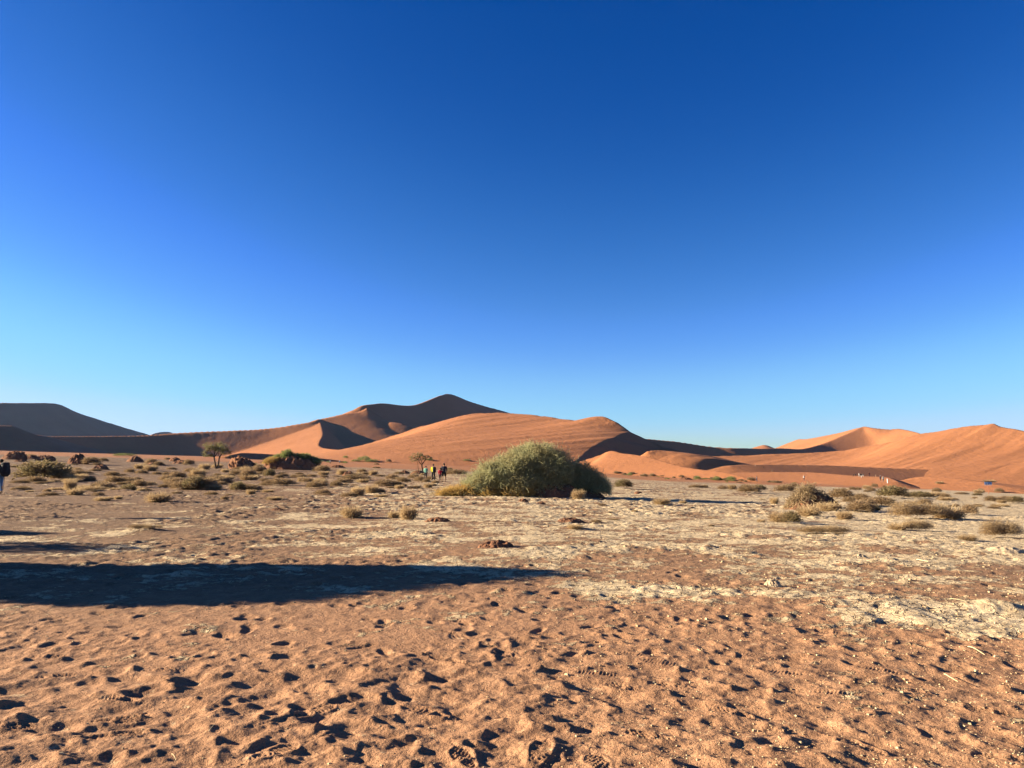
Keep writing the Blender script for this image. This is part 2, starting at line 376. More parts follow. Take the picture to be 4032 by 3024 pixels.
    # crisp boot prints, as in the photograph
    for (px, py, ang, dep, kd) in [(465,2820,15,.035,0),(455,2880,20,.04,0),(465,2745,160,.03,0),(185,2580,5,.015,0),(210,2655,20,.025,0),(625,2635,12,.012,0),
            (1240,2790,50,.04,2),(1080,2950,50,.045,2),(1690,2790,150,.035,1),(1830,2970,110,.045,0),(2125,2950,75,.018,2),(2360,2990,100,.018,0),(2560,2890,150,.045,0),
            (2350,2640,165,.015,1),(2640,2680,150,.025,0),(2000,2570,120,.02,2),(1750,2590,140,.03,1),(1830,2510,130,.015,1),(3390,2910,120,.04,1),(3570,2700,150,.02,0),
            (3470,2625,145,.015,1),(3270,2475,150,.02,1),(2990,2570,140,.01,1),(3080,2630,150,.015,1),(3290,2710,150,.02,1),(2460,2690,150,.02,0),(2880,2790,140,.03,0),(30,2850,10,.035,0),
            (3900,2780,150,.03,0),(3950,2960,150,.04,0),(2500,2570,150,.012,1),(1770,2440,160,.012,0),(2600,2600,150,.012,1)]:
        d = ray(px, py); t = -EYE/d[2]; cx, cy = d[0]*t, d[1]*t
        boot(cx, cy, R(ang), dep, kd)
    return S_
stamp = make_stamp()
def sample_stamp(x, y):
    fx = (x-STAMP_X0)/STAMP_R; fy = (y-STAMP_Y0)/STAMP_R
    m = (fx > 0) & (fx < SW-2) & (fy > 0) & (fy < SH-2)
    xi = np.clip(fx.astype(int), 0, SW-2); yi = np.clip(fy.astype(int), 0, SH-2)
    a = np.clip(fx-xi, 0, 1); c = np.clip(fy-yi, 0, 1)
    v = (stamp[yi, xi]*(1-a)+stamp[yi, xi+1]*a)*(1-c)+(stamp[yi+1, xi]*(1-a)+stamp[yi+1, xi+1]*a)*c
    return np.where(m, v, 0)
LUMPS = []      # (x, y, radius x, radius y, height) small earth swells in the ground sheet
def detail(x, y):
    d = np.sqrt(x*x+y*y)
    z = sample_stamp(x, y)
    near = 1 - sstep(5, 9, d); mid = sstep(6, 10, d)*(1 - sstep(90, 160, d))
    z = z + near*(0.035*fbm(x/0.55, y/0.5, 3, 41) - 0.018*np.abs(fbm(x/0.20+y/0.5, y/0.16, 2, 46)) + 0.012*fbm(x/.09, y/.07, 3, 44))
    patch = sstep(-.10, .15, fbm(x/3.0, y/3.0, 2, 52))
    cl = fbm(x/0.55, y/0.55, 3, 47, 0.6)
    z = z + mid*(0.014 + 0.050*patch)*np.abs(cl)*1.2*np.clip(0.5 + d/30, .5, 1.5)
    z = z + mid*0.017*fbm(x/0.14, y/0.14, 2, 48)
    for (lx, ly, rx, ry, h) in LUMPS:
        r = np.sqrt(((x-lx)/rx)**2 + ((y-ly)/ry)**2)
        m = r < 1.6
        if m.any():
            z = z + np.where(m, h*np.exp(-(r*1.5)**2)*(1 + 0.3*fbm(x/(.3*rx), y/(.3*ry), 3, 61)), 0)
    return z
for (px, py, wx, hh) in [(1950,2172,1.3,.05),(2265,2085,.9,.06),(3900,2400,.55,.11),(3400,2390,1.5,.05),(560,2095,.8,.1),
                         (2330,2140,.5,.05),(3500,2215,.7,.06),(3300,2200,.7,.07),(2780,2480,.5,.03),(780,2480,.35,.03),(2120,2000,.8,.1),(2050,1985,.8,.1),(350,1946,2.4,.14),(470,1948,2.8,.22),(560,1950,2.4,.14)]:
    q = hit(px, py); LUMPS.append((q[0], q[1], wx, wx*.7, hh))

# ------------------------------------------------------------------ ground sheet
def rows():
    d = 1.2; out = [0.02, 0.6, d]
    while d < 9000:
        if d < 3.0: st = 0.06
        else:
            st = min(0.62*d*d/(1.6*768), (0.0048*d if d < 120 else 0.012*d if d < 400 else 0.03*d))
        d += st; out.append(d)
    return np.array(out)
rr = rows()
uu = np.tan(np.linspace(math.atan(-0.74), math.atan(0.74), 1240))
th = np.concatenate([np.arctan(uu), np.linspace(math.atan(0.74), 2*math.pi - math.atan(0.74), 62)[1:]])   # right edge, round the back, to the left edge
th = np.append(th[:-1], th[0] + 2*math.pi)
TH, RR = np.meshgrid(th, rr)
GX = np.sin(TH)*RR; GY = np.cos(TH)*RR
GZ = G(GX, GY) + detail(GX, GY)
PX, PY = project(GX, np.maximum(GY, 0.5), GZ)
bx = [-400, 0, 400, 1000, 1500, 1760, 2200, 2700, 3000, 3400, 4032, 4500]
by = [1786, 1788, 1800, 1826, 1846, 1856, 1872, 1896, 1908, 1922, 1934, 1940]
edge = np.interp(PX, bx, by) + 9*fbm(GX/14, GY/20, 3, 88)
front = GY > 20
duneA = np.where(front, 1 - sstep(-5, 3, PY - edge), 0)
D_ = np.hypot(GX, GY)
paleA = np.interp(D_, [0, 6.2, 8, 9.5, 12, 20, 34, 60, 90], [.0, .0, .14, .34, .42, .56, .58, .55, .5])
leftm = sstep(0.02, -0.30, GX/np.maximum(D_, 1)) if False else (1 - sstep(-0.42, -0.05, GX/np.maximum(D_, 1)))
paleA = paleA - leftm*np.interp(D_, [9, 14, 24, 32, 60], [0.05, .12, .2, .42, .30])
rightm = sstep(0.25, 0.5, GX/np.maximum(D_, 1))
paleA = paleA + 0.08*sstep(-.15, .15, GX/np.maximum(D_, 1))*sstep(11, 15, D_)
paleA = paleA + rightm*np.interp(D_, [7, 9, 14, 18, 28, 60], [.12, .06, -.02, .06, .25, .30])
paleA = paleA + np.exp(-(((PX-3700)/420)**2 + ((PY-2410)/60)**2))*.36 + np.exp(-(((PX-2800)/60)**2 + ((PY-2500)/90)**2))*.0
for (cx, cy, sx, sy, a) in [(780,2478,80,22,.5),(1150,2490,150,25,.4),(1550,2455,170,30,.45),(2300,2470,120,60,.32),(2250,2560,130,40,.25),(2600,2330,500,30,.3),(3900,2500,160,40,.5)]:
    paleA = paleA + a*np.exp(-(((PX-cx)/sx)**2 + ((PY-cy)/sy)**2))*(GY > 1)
brownA = np.interp(D_, [0, 8, 11, 16, 25], [0, .05, .5, .8, .95])*(0.75+0.25*leftm)
brownA = np.clip(brownA, 0, 1)
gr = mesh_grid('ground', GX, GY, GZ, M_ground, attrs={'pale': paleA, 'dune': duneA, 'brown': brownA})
tag(gr, 'desert floor of trampled orange sand and cracked pale crust', 'ground', kind='structure')

for d in DUNES:
    u = np.linspace((d.px0-2016)/F, (d.px1-2016)/F, int((d.px1-d.px0)/4.2)+2)
    y = np.geomspace(d.d0, d.d1, int(math.log(d.d1/d.d0)/0.0038)+2)
    Y, U = np.meshgrid(y, u, indexing='ij'); Y, U = np.meshgrid(y, u, indexing='ij')
    X = U*Y; Z = d(X, Y)
    mk = Z > base(X, Y) - 0.9 + 0.0
    mk = Z > G(X, Y) - 0.35
    if not mk.any(): continue
    o = mesh_grid(d.name, X, Y, Z, M_dune, mask=mk)
    tag(o, d.label, 'dune', kind='structure')

# ================================================================== vegetation, mounds, people, sign
def set_from(V, q, name, m, attrs=None, smooth=False, parent=None): return raw_mesh(name, V, q, m, attrs, smooth, parent)
def strands(P, D, L, W, seg, curl, droop, rs, taper=0.5):
    N = len(P); P = P.copy(); D = D/np.linalg.norm(D, axis=1, keepdims=True)
    L = np.broadcast_to(L, (N,)).astype(float); W = np.broadcast_to(W, (N,)).astype(float)
    V = np.zeros((N, seg+1, 2, 3)); rv = rs.normal(size=(N, 3)); bend = rs.normal(size=(N, 3))*curl
    for k in range(seg+1):
        sd = np.cross(D, rv); sd /= np.linalg.norm(sd, axis=1, keepdims=True)+1e-9
        hw = (W*0.5*(1 - (1-taper)*k/seg))[:, None]
        V[:, k, 0] = P - sd*hw; V[:, k, 1] = P + sd*hw
        P = P + D*(L/seg)[:, None]
        D = D + bend*0.5 + rs.normal(size=(N, 3))*curl*0.6; D[:, 2] -= droop
        D /= np.linalg.norm(D, axis=1, keepdims=True)
    idx = np.arange(N*(seg+1)*2).reshape(N, seg+1, 2)
    q = np.stack([idx[:, :-1, 0], idx[:, :-1, 1], idx[:, 1:, 1], idx[:, 1:, 0]], -1).reshape(-1, 4)
    tint = np.repeat(rs.rand(N), (seg+1)*2)
    return V.reshape(-1, 3), q, tint
def merge(parts):
    V = []; Q = []; T = []; o = 0
    for v, q, t in parts: V.append(v); Q.append(q+o); T.append(t); o += len(v)
    return np.concatenate(V), np.concatenate(Q), np.concatenate(T)
def tube(pts, rad, sides=6):
    pts = np.asarray(pts, float); V = []; n_ = len(pts)
    for i in range(n_):
        t = pts[min(i+1, n_-1)] - pts[max(i-1, 0)]; t /= np.linalg.norm(t)+1e-9
        a = np.cross(t, [0.3, 1, 0.2]); a /= np.linalg.norm(a)+1e-9; b_ = np.cross(t, a)
        for k in range(sides):
            an = 2*math.pi*k/sides; V.append(pts[i] + rad[i]*(math.cos(an)*a + math.sin(an)*b_))
    q = [[i*sides+k, i*sides+(k+1) % sides, (i+1)*sides+(k+1) % sides, (i+1)*sides+k] for i in range(n_-1) for k in range(sides)]
    return np.array(V), np.array(q), np.zeros(len(V))
def plant_mat(name, c0, c1, c2, rough=0.8):
    m, n, b = mat(name, rough, 0.15)
    t = attr(n, 'tint'); p = pos(n); ns = noise(n, 1.1, 3, .6, p)
    col = mix(n, t, c0, c1); col = mix(n, rng(n, ns, .38, .66), col, c2)
    n.links.new(col, b.inputs['Base Color'])
    tr = n.nodes.new('ShaderNodeBsdfTranslucent'); n.links.new(col, tr.inputs[0]); mx = n.nodes.new('ShaderNodeMixShader'); mx.inputs[0].default_value = 0.42
    n.links.new(b.outputs[0], mx.inputs[1]); n.links.new(tr.outputs[0], mx.inputs[2]); n.links.new(mx.outputs[0], n.nodes['Material Output'].inputs['Surface']); return m
M_green = plant_mat('green_stems', (0.235, 0.235, 0.115), (0.38, 0.37, 0.205), (0.31, 0.265, 0.13))
M_fresh = plant_mat('fresh_green_stems', (0.133, 0.170, 0.052), (0.222, 0.259, 0.089), (0.222, 0.207, 0.081))
M_orange = plant_mat('dry_orange_stems', (0.488, 0.296, 0.089), (0.407, 0.266, 0.089), (0.311, 0.222, 0.074))
M_dry = plant_mat('dry_twigs', (0.38, 0.265, 0.14), (0.50, 0.37, 0.21), (0.27, 0.18, 0.095))
M_dull = plant_mat('dull_brown_twigs', (0.27, 0.18, 0.10), (0.38, 0.265, 0.155), (0.20, 0.135, 0.07))
M_olive = plant_mat('olive_leaves', (0.15, 0.12, 0.055), (0.25, 0.20, 0.10), (0.19, 0.13, 0.07))
M_wood = plant_mat('weathered_wood', (0.46, 0.345, 0.20), (0.27, 0.195, 0.11), (0.20, 0.14, 0.08))
M_bark = plant_mat('thorn_bark', (0.148, 0.100, 0.063), (0.148, 0.100, 0.063), (0.104, 0.067, 0.044))
M_acacia = plant_mat('acacia_leaves', (0.133, 0.126, 0.052), (0.222, 0.200, 0.089), (0.178, 0.141, 0.067))
M_earth, n, b = mat('dark_red_earth', 0.95, 0.1)
p = pos(n); a1 = noise(n, 1.6, 5, .65, p); a2 = noise(n, 9, 4, .65, p)
c_ = mix(n, rng(n, a1, .35, .65), (0.141, 0.065, 0.037), (0.222, 0.104, 0.056)); c_ = mix(n, rng(n, a2, .5, .75), c_, (0.074, 0.037, 0.022))
n.links.new(c_, b.inputs['Base Color']); bump(n, b, a2, .7, .12)
M_pale, n, b = mat('pale_clay', 0.95, 0.1)
p = pos(n); a2 = noise(n, 14, 4, .65, p)
n.links.new(mix(n, rng(n, a2, .4, .7), (0.429, 0.326, 0.207), (0.266, 0.178, 0.111)), b.inputs['Base Color']); bump(n, b, a2, .7, .03)

def ground_at(x, y):
    X = np.array([x]); Y = np.array([y]); return float(max(H(X, Y)[0], (G(X, Y) + detail(X, Y))[0]))
def spot(px, py):
    q = hit(px, py); q[2] = ground_at(q[0], q[1]); return q
def empty(name, loc, rz=0):
    o = bpy.data.objects.new(name, None); C.objects.link(o); o.location = loc; o.rotation_euler = (0, 0, rz); return o

def lobe_points(c, r, N, rs, lo=0.55, zmin=0.0):
    u = rs.normal(size=(N*2, 3)); u /= np.linalg.norm(u, axis=1, keepdims=True); u = u[u[:, 2] > -0.25][:N]
    rr_ = (lo + (1-lo)*rs.rand(len(u))**0.6)[:, None]
    bmp = 1 + 0.16*np.sin(u[:, :1]*5+c[0])*np.cos(u[:, 1:2]*4+c[1]) + 0.10*np.sin(u[:, :1]*11+u[:, 2:3]*9+c[1])
    P = np.array(c) + u*rr_*np.array(r)*bmp
    k = P[:, 2] > zmin; return P[k], u[k]

# ---- shrub templates: unit width 1, height 1, each mesh shared by its copies
def shrub_template(kind, seed):
    rs = np.random.RandomState(seed)
    if kind == 'tuft':      # loose dry twigs
        N = 900; az = rs.rand(N)*6.283; r = rs.rand(N)**.6*.36
        P = np.stack([np.cos(az)*r, np.sin(az)*r, rs.rand(N)*.25], -1)
        D = np.stack([np.cos(az)*.7, np.sin(az)*.7, .35+.9*rs.rand(N)], -1) + rs.normal(size=(N, 3))*.35
        v = strands(P, D, rs.uniform(.22, .50, N), rs.uniform(.014, .028, N), 3, .35, .10, rs); m = M_dry
    elif kind == 'brown':
        N = 1500; P, u = lobe_points((0, 0, .30), (.42, .42, .62), N, rs, .1)
        D = u + rs.normal(size=u.shape)*.6 + [0, 0, .3]
        v = strands(P, D, rs.uniform(.10, .22, len(P)), rs.uniform(.016, .034, len(P)), 2, .5, .05, rs); m = M_dull
    elif kind == 'olive':
        N = 1600; P, u = lobe_points((0, 0, .32), (.42, .42, .62), N, rs, .15)
        D = u + rs.normal(size=u.shape)*.7 + [0, 0, .5]
        v = strands(P, D, rs.uniform(.08, .17, len(P)), rs.uniform(.022, .045, len(P)), 2, .4, .0, rs); m = M_olive
    elif kind == 'green':
        N = 900; P, u = lobe_points((0, 0, .3), (.45, .45, .6), N, rs, .3)
        D = u + rs.normal(size=u.shape)*.5 + [0, 0, .3]
        v = strands(P, D, rs.uniform(.12, .22, len(P)), rs.uniform(.014, .03, len(P)), 3, .5, .1, rs); m = M_fresh
    elif kind == 'wide':    # broad tangled dry bush made of several lobes
        parts = []
        for k in range(7):
            cx = -0.38 + .76*k/6 + rs.normal()*.03; hh = rs.uniform(.5, .8)*(1-.5*abs(cx))
            P, u = lobe_points((cx, rs.normal()*.07, .25), (.17, .22, hh*.8), 800, rs, .1)
            D = u + rs.normal(size=u.shape)*.6 + [0, 0, .35]
            parts.append(strands(P, D, rs.uniform(.05, .12, len(P)), rs.uniform(.006, .012, len(P)), 3, .55, .06, rs))
        v = merge(parts); m = M_dry
    V, q, t = v; V[:, 2] = np.maximum(V[:, 2], -.02)
    zs = np.percentile(V[:, 2], 98); xs = np.percentile(np.abs(V[:, 0]), 97)*2
    V = V*[1/xs, 1/xs, 1/zs]
    me = raw_mesh('shrub', V, q, m, {'tint': t}).data
    bpy.data.objects.remove(bpy.data.objects[-1]) if False else None
    return me
TPL = {}
for kd, nv in (('tuft', 4), ('brown', 4), ('olive', 3), ('green', 3), ('wide', 3)):
    TPL[kd] = []
    for i in range(nv):
        me = shrub_template(kd, 100+i*7+len(kd)); TPL[kd].append(me)
for o in list(bpy.data.objects):
    if o.name.startswith('shrub') and o.parent is None and 'label' not in o: bpy.data.objects.remove(o)
_rs = random.Random(5)
NAMES = {'tuft': 'dry_tuft', 'brown': 'dry_shrub', 'olive': 'olive_shrub', 'green': 'green_shrub', 'wide': 'dry_bush'}
def shrub(px, py, wpx, hpx, kind, label, group=None, q=None, cat=None):
    q = spot(px, py) if q is None else q
    k = q[1]/F
    o = bpy.data.objects.new(NAMES[kind], _rs.choice(TPL[kind])); C.objects.link(o)
    o.location = (q[0], q[1] + 0.25*wpx*k*0.6, q[2]-0.02)
    o.scale = (wpx*k, wpx*k*_rs.uniform(.75, 1.0), hpx*k*1.02); o.rotation_euler = (0, 0, (0 if kind == 'wide' else _rs.uniform(0, 6.28)))
    if kind == 'wide': o.scale[1] = wpx*k*.7
    if o.rotation_euler[2]: o.scale[1] = wpx*k
    tag(o, label, cat or ('tuft' if kind == 'tuft' else 'shrub'), group); return o
SHR = [
 (150,1894,175,74,'olive','large scraggy olive bush beside the walker at the left edge'),
 (218,1890,52,30,'brown','dark low shrub touching the right side of the large olive bush at far left'),
 (762,1930,80,50,'olive','round olive green shrub on the left plain, left of a smaller olive shrub'),
 (935,1936,55,36,'olive','smaller olive green shrub with a dry brown shrub against its right side'),
 (990,1934,68,26,'brown','dry brown shrub against the right side of the smaller olive shrub'),
 (617,1980,88,38,'tuft','lone dry grassy tuft nearest the camera on the left plain'),
 (272,1932,44,42,'tuft','upright dry grass tuft below and right of the large olive bush at far left'),
 (350,1944,95,26,'tuft','low spreading dry tuft on the left end of a flat earth swell'),
 (500,1944,60,32,'olive','small yellow-green shrub on the right end of a flat earth swell'),
 (1058,1880,44,32,'olive','dark green ball shrub in front of the grassy earth mound'),
 (1100,1913,115,28,'brown','wide brown shrub below the dark green ball shrub'),
 (1235,1923,62,26,'brown','brown shrub with a short shadow below the right end of the grassy earth mound'),
 (1322,1917,50,22,'brown','small brown shrub left of centre between two bigger ones'),
 (1405,1952,54,34,'tuft','upright dry tuft, left one of the pair left of the four walkers'),
 (1463,1944,54,32,'tuft','upright dry tuft, right one of the pair left of the four walkers'),
 (1515,1914,90,24,'brown','long low brown shrub to the lower left of the four walkers'),
 (1380,2039,80,42,'tuft','wispy dry tuft on pale crust, left of the rounder tuft with a long shadow'),
 (1606,2046,66,52,'tuft','round dry tuft with a long dark shadow on pale crust left of the big bush'),
 (1550,2040,48,26,'tuft','thin low tuft squeezed between two bigger dry tufts on pale crust'),
 (1266,1860,62,26,'brown','dark shrub with a long shadow at the right end of the grassy earth mound'),
 (1390,1893,115,24,'brown','long brown shrub patch in the middle of the left plain'),
 (1542,1888,52,20,'brown','brown shrub just left of the child in the mint jacket'),
 (2457,1925,66,32,'olive','dark spiky shrub just right of the big bush and its shadowed companion'),
 (2607,1990,64,22,'tuft','dry tuft on the edge of the big bush shadow'),
 (2278,1968,52,36,'tuft','thin pale sprig in front of the shadowed bush'),
 (2265,2088,58,18,'tuft','flat dry tuft on a small sand lump below the big bush'),
 (2740,1922,46,13,'brown','flat brown shrub at the right of the pale strip'),
 (2775,1923,30,13,'brown','small brown shrub right of a flat one, before the brown sand'),
 (2846,1928,38,15,'brown','low brown shrub with a dark right side, middle right'),
 (2884,1929,34,20,'tuft','small upright dry shrub, middle right before the dune foot'),
 (2952,1942,86,32,'brown','broad brown shrub with a darker one leaning on its right'),
 (2992,1932,46,22,'olive','dark shrub leaning on the right of a broad brown shrub'),
 (3095,1941,74,30,'brown','broad brown shrub left of the heap of dead branches'),
 (3126,1920,48,15,'brown','dark flat shrub behind the heap of dead branches'),
 (3050,1987,32,24,'tuft','thin green-grey sprig left of the heap of dead branches'),
 (3120,2062,66,44,'olive','round grey-green shrub with a shadow, in front of the heap of dead branches'),
 (3070,2055,70,38,'tuft','pale dry grass on the left of a round grey-green shrub'),
 (3190,2035,90,40,'tuft','golden dry grass at the front foot of the heap of dead branches'),
 (3262,2014,90,32,'tuft','orange dry grass at the right foot of the heap of dead branches'),
 (3318,1967,90,40,'brown','round brown bush right behind the heap of dead branches'),
 (3396,1974,64,28,'brown','smaller brown bush to the right of a round brown bush'),
 (3392,2018,100,44,'brown','grey-brown bush with a very dark right half, right of the heap of dead branches'),
 (3440,2016,56,26,'olive','dark green low bush at the right of a grey-brown bush'),
 (3474,1994,110,34,'brown','long brown bush behind the darkest bush on the right'),
 (3522,1962,104,44,'olive','tall green-topped bush right of centre on the right plain'),
 (3630,1962,92,24,'olive','low dark green bush to the right of the tall green-topped bush'),
 (3692,1939,34,17,'brown','small round dark bush before the brown sand on the right'),
 (3725,1960,38,15,'brown','small brown bush with a thin shadow left of the sign post'),
 (3445,1920,24,15,'brown','tiny shrub right below the two walkers with pale hats'),
 (3413,1926,26,15,'tuft','tiny spiky shrub left of another tiny one on the brown sand'),
 (3380,1931,22,12,'brown','tiny dark shrub, right one of a touching pair'),
 (3357,1930,22,13,'brown','tiny brown shrub, left one of a touching pair'),
 (3417,1938,26,9,'brown','tiny flat shrub in front of the brown sand edge'),
 (3330,2050,58,34,'tuft','yellow-brown tuft with a long dark shadow right of the heap'),
 (3640,2048,230,62,'wide','widest tangled dry bush on the right plain'),
 (3745,2046,110,48,'tuft','dry bush joined to the right end of the widest tangled bush'),
 (3822,2027,56,38,'brown','small bush behind the right end of the widest tangled bush'),
 (3540,2088,66,28,'tuft','low dry tuft left of a dark-shadowed dry bush on the right'),
 (3622,2092,112,42,'wide','dry bush with a dark shadow below the widest tangled bush'),
 (3262,2106,190,30,'wide','flat sprawling dry bush on bare ground at the right'),
 (3960,2120,160,66,'wide','big dry bush at the right edge of the photo'),
 (3815,2130,62,24,'tuft','small tuft with a green tip left of the big right-edge bush'),
 (3905,1976,40,22,'brown','brown bush below the sign, left of a greener one'),
 (3950,1978,60,20,'brown','wide brown bush between the sign and the right edge'),
 (4006,1982,50,26,'olive','round yellow-green bush close to the right edge'),
 (3852,1952,32,10,'olive','flat green shrub just left of the sign post'),
 (3864,1938,24,14,'brown','small dark shrub left of the sign post on the sand edge'),
 (3938,1940,30,17,'brown','small pointed shrub right of the sign post'),
 (3702,1905,28,9,'tuft','small straw-coloured tuft alone on the brown sand'),
 (3900,1899,44,9,'tuft','straw-coloured tuft on the sand behind the top of the sign'),
 (1838,1815,32,7,'green','small flat green shrub alone on the lit dune foot'),
 (1692,1814,30,9,'green','flat green shrub seen behind the right thorn tree'),
 (1432,1817,52,20,'green','round green bush at the dune foot left of the right thorn tree'),
 (1462,1820,50,12,'green','low green bush in front of the round green dune foot bush'),
 (1400,1818,34,9,'green','tiny green bush left of the round green dune foot bush'),
 (1530,1820,20,12,'brown','tiny dark bush between the green dune foot bushes and the thorn tree'),
 (355,1829,62,28,'brown','dark bush on the right of a reddish earth hummock at left'),
 (403,1818,36,15,'brown','small dark bush right of the hummock and bush pair at left'),
 (118,1803,36,14,'brown','small bush on a hummock near the left edge'),
 (482,1796,80,11,'green','grey-green bush on the far pale sand at left'),
 (820,1800,34,10,'green','grey-green bush behind the left thorn tree'),
 (1790,1872,90,22,'brown','brown shrub patch between the man in shorts and the big bush'),
 (1770,1858,24,16,'olive','small dark shrub beside the man in shorts'),
 (560,2096,120,16,'wide','flat dead shrub above the long foreground shadow'),
]
for a in SHR: shrub(*a)
SCAT = []
def scatter(n_, x0, x1, y0, y1, w0, w1, kinds, label, group, dens=None, seed=1):
    r = random.Random(seed); c = 0
    while c < n_:
        px = r.uniform(x0, x1); py = y0 + (y1-y0)*r.random()
        if dens and r.random() > dens(px, py): continue
        sc = 0.45 + 0.9*(py-1790)/160
        w_ = r.uniform(w0, w1)*sc
        kd = r.choice(kinds); o = shrub(px, py, w_, w_*r.choice([.18, .22, .28, .35, .42, .52]), kd, label, group); SCAT.append((px, py, kd, o)); c += 1
K1 = ['brown', 'brown', 'brown', 'tuft']
scatter(120, 40, 1050, 1828, 1935, 30, 72, K1, 'low brown shrub, one of the many covering the left plain in front of the left thorn tree', 'low brown shrubs covering the left plain', seed=2)
scatter(66, 1020, 1720, 1862, 1925, 22, 50, K1, 'low brown shrub, one of the many between the grassy mound and the four walkers', 'low brown shrubs left of the four walkers', seed=3)
scatter(26, 100, 1500, 1936, 1975, 18, 44, ['brown', 'tuft'], 'tiny dry tuft on bare brown crust in front of the shrubs at left', 'tiny tufts on the bare crust at left', seed=4)
scatter(46, 2420, 3160, 1862, 1905, 12, 34, ['brown', 'brown', 'green'], 'tiny shrub in the row along the edge of the brown sand right of the big bush', 'tiny shrubs along the sand edge right of the big bush',
        dens=lambda x, y: max(0, 1-abs(y-(1868+(x-2420)*.055))/9), seed=5)
scatter(30, 3150, 4030, 1935, 2010, 12, 40, ['brown', 'tuft', 'brown'], 'tiny tuft scattered among the bigger bushes of the right plain', 'tiny tufts scattered on the right plain', seed=6)
scatter(20, 2300, 3500, 1960, 2110, 10, 24, ['tuft', 'brown'], 'tiny tuft scattered on pale crust between the big bush and the dead branches', 'tiny tufts on pale crust right of centre', seed=7)
scatter(26, 560, 1700, 1796, 1852, 14, 40, ['brown', 'green', 'brown'], 'tiny far shrub on the sand at the foot of the left dunes', 'tiny far shrubs at the foot of the left dunes', seed=8)

LAND = [(150,1870,'the large olive bush'),(850,1846,'the left thorn tree'),(955,1846,'the cracked reddish mound'),(1140,1850,'the grassy mound'),(762,1925,'the round olive shrub'),
 (617,1980,'the lone nearest tuft'),(425,1944,'the flat earth swell'),(292,1827,'the rough reddish hummock'),(522,1819,'the dark domed hummock'),(1664,1856,'the forked thorn tree'),
 (1058,1880,'the dark green ball shrub'),(1435,1950,'the pair of upright tufts'),(1720,1897,'the four walkers'),(1380,2039,'the wispy tuft'),(1606,2046,'the round long-shadowed tuft'),
 (2400,1940,'the shadowed bush'),(2457,1925,'the spiky dark shrub'),(2607,1990,'the tuft in the bush shadow'),(2265,2088,'the flat dry tuft'),(2952,1942,'the broad brown shrub pair'),
 (3215,2000,'the heap of dead branches'),(3640,2048,'the widest tangled bush'),(3522,1962,'the tall green-topped bush'),(3893,1944,'the sign post'),(3960,2120,'the big right-edge bush'),
 (2980,1897,'the slate-blue walker'),(3166,1893,'the lone white-shirted walker'),(3470,1896,'the two hatted walkers'),(1235,1923,'the brown shrub below the grassy mound'),(935,1936,'the smaller olive shrub'),
 (1303,2105,'the dark round stone'),(2740,1922,'the flat brown shrub'),(706,1826,'the long low hummock'),(1432,1817,'the round dune-foot bush'),(3392,2018,'the grey-brown bush')]
ORD = ['nearest','second nearest','third nearest','fourth nearest','fifth nearest','sixth nearest','seventh nearest','eighth nearest','ninth nearest','tenth nearest','eleventh nearest','twelfth nearest','thirteenth nearest','fourteenth nearest','fifteenth nearest']
bk = {}
for (px, py, kd, o) in SCAT:
    L_ = min(LAND, key=lambda l: (l[0]-px)**2 + (3.2*(l[1]-py))**2); dx, dy = px-L_[0], 3.2*(py-L_[1])
    rel = ('right of' if dx > 0 else 'left of') if abs(dx) > abs(dy) else ('in front of' if dy > 0 else 'behind')
    kn = {'brown': 'small brown shrub', 'tuft': 'small dry tuft', 'green': 'small green shrub'}[kd]
    bk.setdefault((kn, rel, L_[2]), []).append((dx*dx+dy*dy, o))
for (kn, rel, ln), v in bk.items():
    v.sort(key=lambda t: t[0])
    for i_, (_, o) in enumerate(v): o['label'] = (f'{kn} {rel} {ln}' if len(v) == 1 else f'{ORD[min(i_, 14)]} {kn} {rel} {ln}')

# ---- earth hummocks
def mound_mesh(name, w_, h, dp, seed, m, rough=0.3, parent=None, n_=46, skew=0.0, plate=0.0):
    a = np.linspace(-1, 1, n_); X, Y = np.meshgrid(a, a); r = np.sqrt(X*X+Y*Y)
    pr = np.clip(1 - r**2.2, 0, 1)**(0.9 - plate*0.5)
    rid = 1 - np.abs(fbm(X*2.6+seed, Y*2.6, 3, seed % 50, .6))*2.2
    Z = h*pr*(1 - rough + rough*1.3*rid + 0.25*fbm(X*7, Y*7+seed, 2, 3)*rough*2) - h*0.08*(r > .92)
    Z = np.where(r > 1, -0.12*h, Z)
    X2 = X*w_/2 + skew*Z + 0.06*w_*fbm(X*3, Y*3, 2, 9+seed % 7); Y2 = Y*dp/2 + 0.06*dp*fbm(X*3+5, Y*3, 2, 9+seed % 7)
    return mesh_grid(name, X2, Y2, Z, m, parent=None) if parent is None else None
def hummock(px, py, wpx, hpx, seed, label, m=None, rough=.45, skew=0.0, depth=.7, plate=0., name='earth_hummock', cat='mound', z0=None):
    q = spot(px, py); k = q[1]/F
    o = mound_mesh(name, wpx*k*1.06, hpx*k*1.08, wpx*k*depth, seed, m or M_earth, rough, skew=skew, plate=plate)
    o.location = (q[0], q[1] + wpx*k*depth*.45, q[2]-.02); tag(o, label, cat); return o, q, k
hummock(35,1809,95,30,3,'dark earth hummock with a square shoulder at the left edge of the plain', skew=.4, plate=.5)
hummock(72,1818,52,9,4,'small dark slab of earth below the leftmost hummock')
hummock(165,1814,78,19,5,'flat-topped dark hummock second from the left edge', plate=.8)
hummock(118,1807,46,14,6,'light brown hummock just left of the flat-topped one')
hummock(292,1827,80,34,8,'rough reddish hummock with a bush against its right side')
hummock(522,1819,66,21,9,'dark domed hummock alone behind the left plain shrubs', rough=.2)
hummock(683,1817,48,15,10,'domed hummock left of the left thorn tree', rough=.2)
hummock(706,1826,78,12,11,'long low dark hummock left of the left thorn tree')
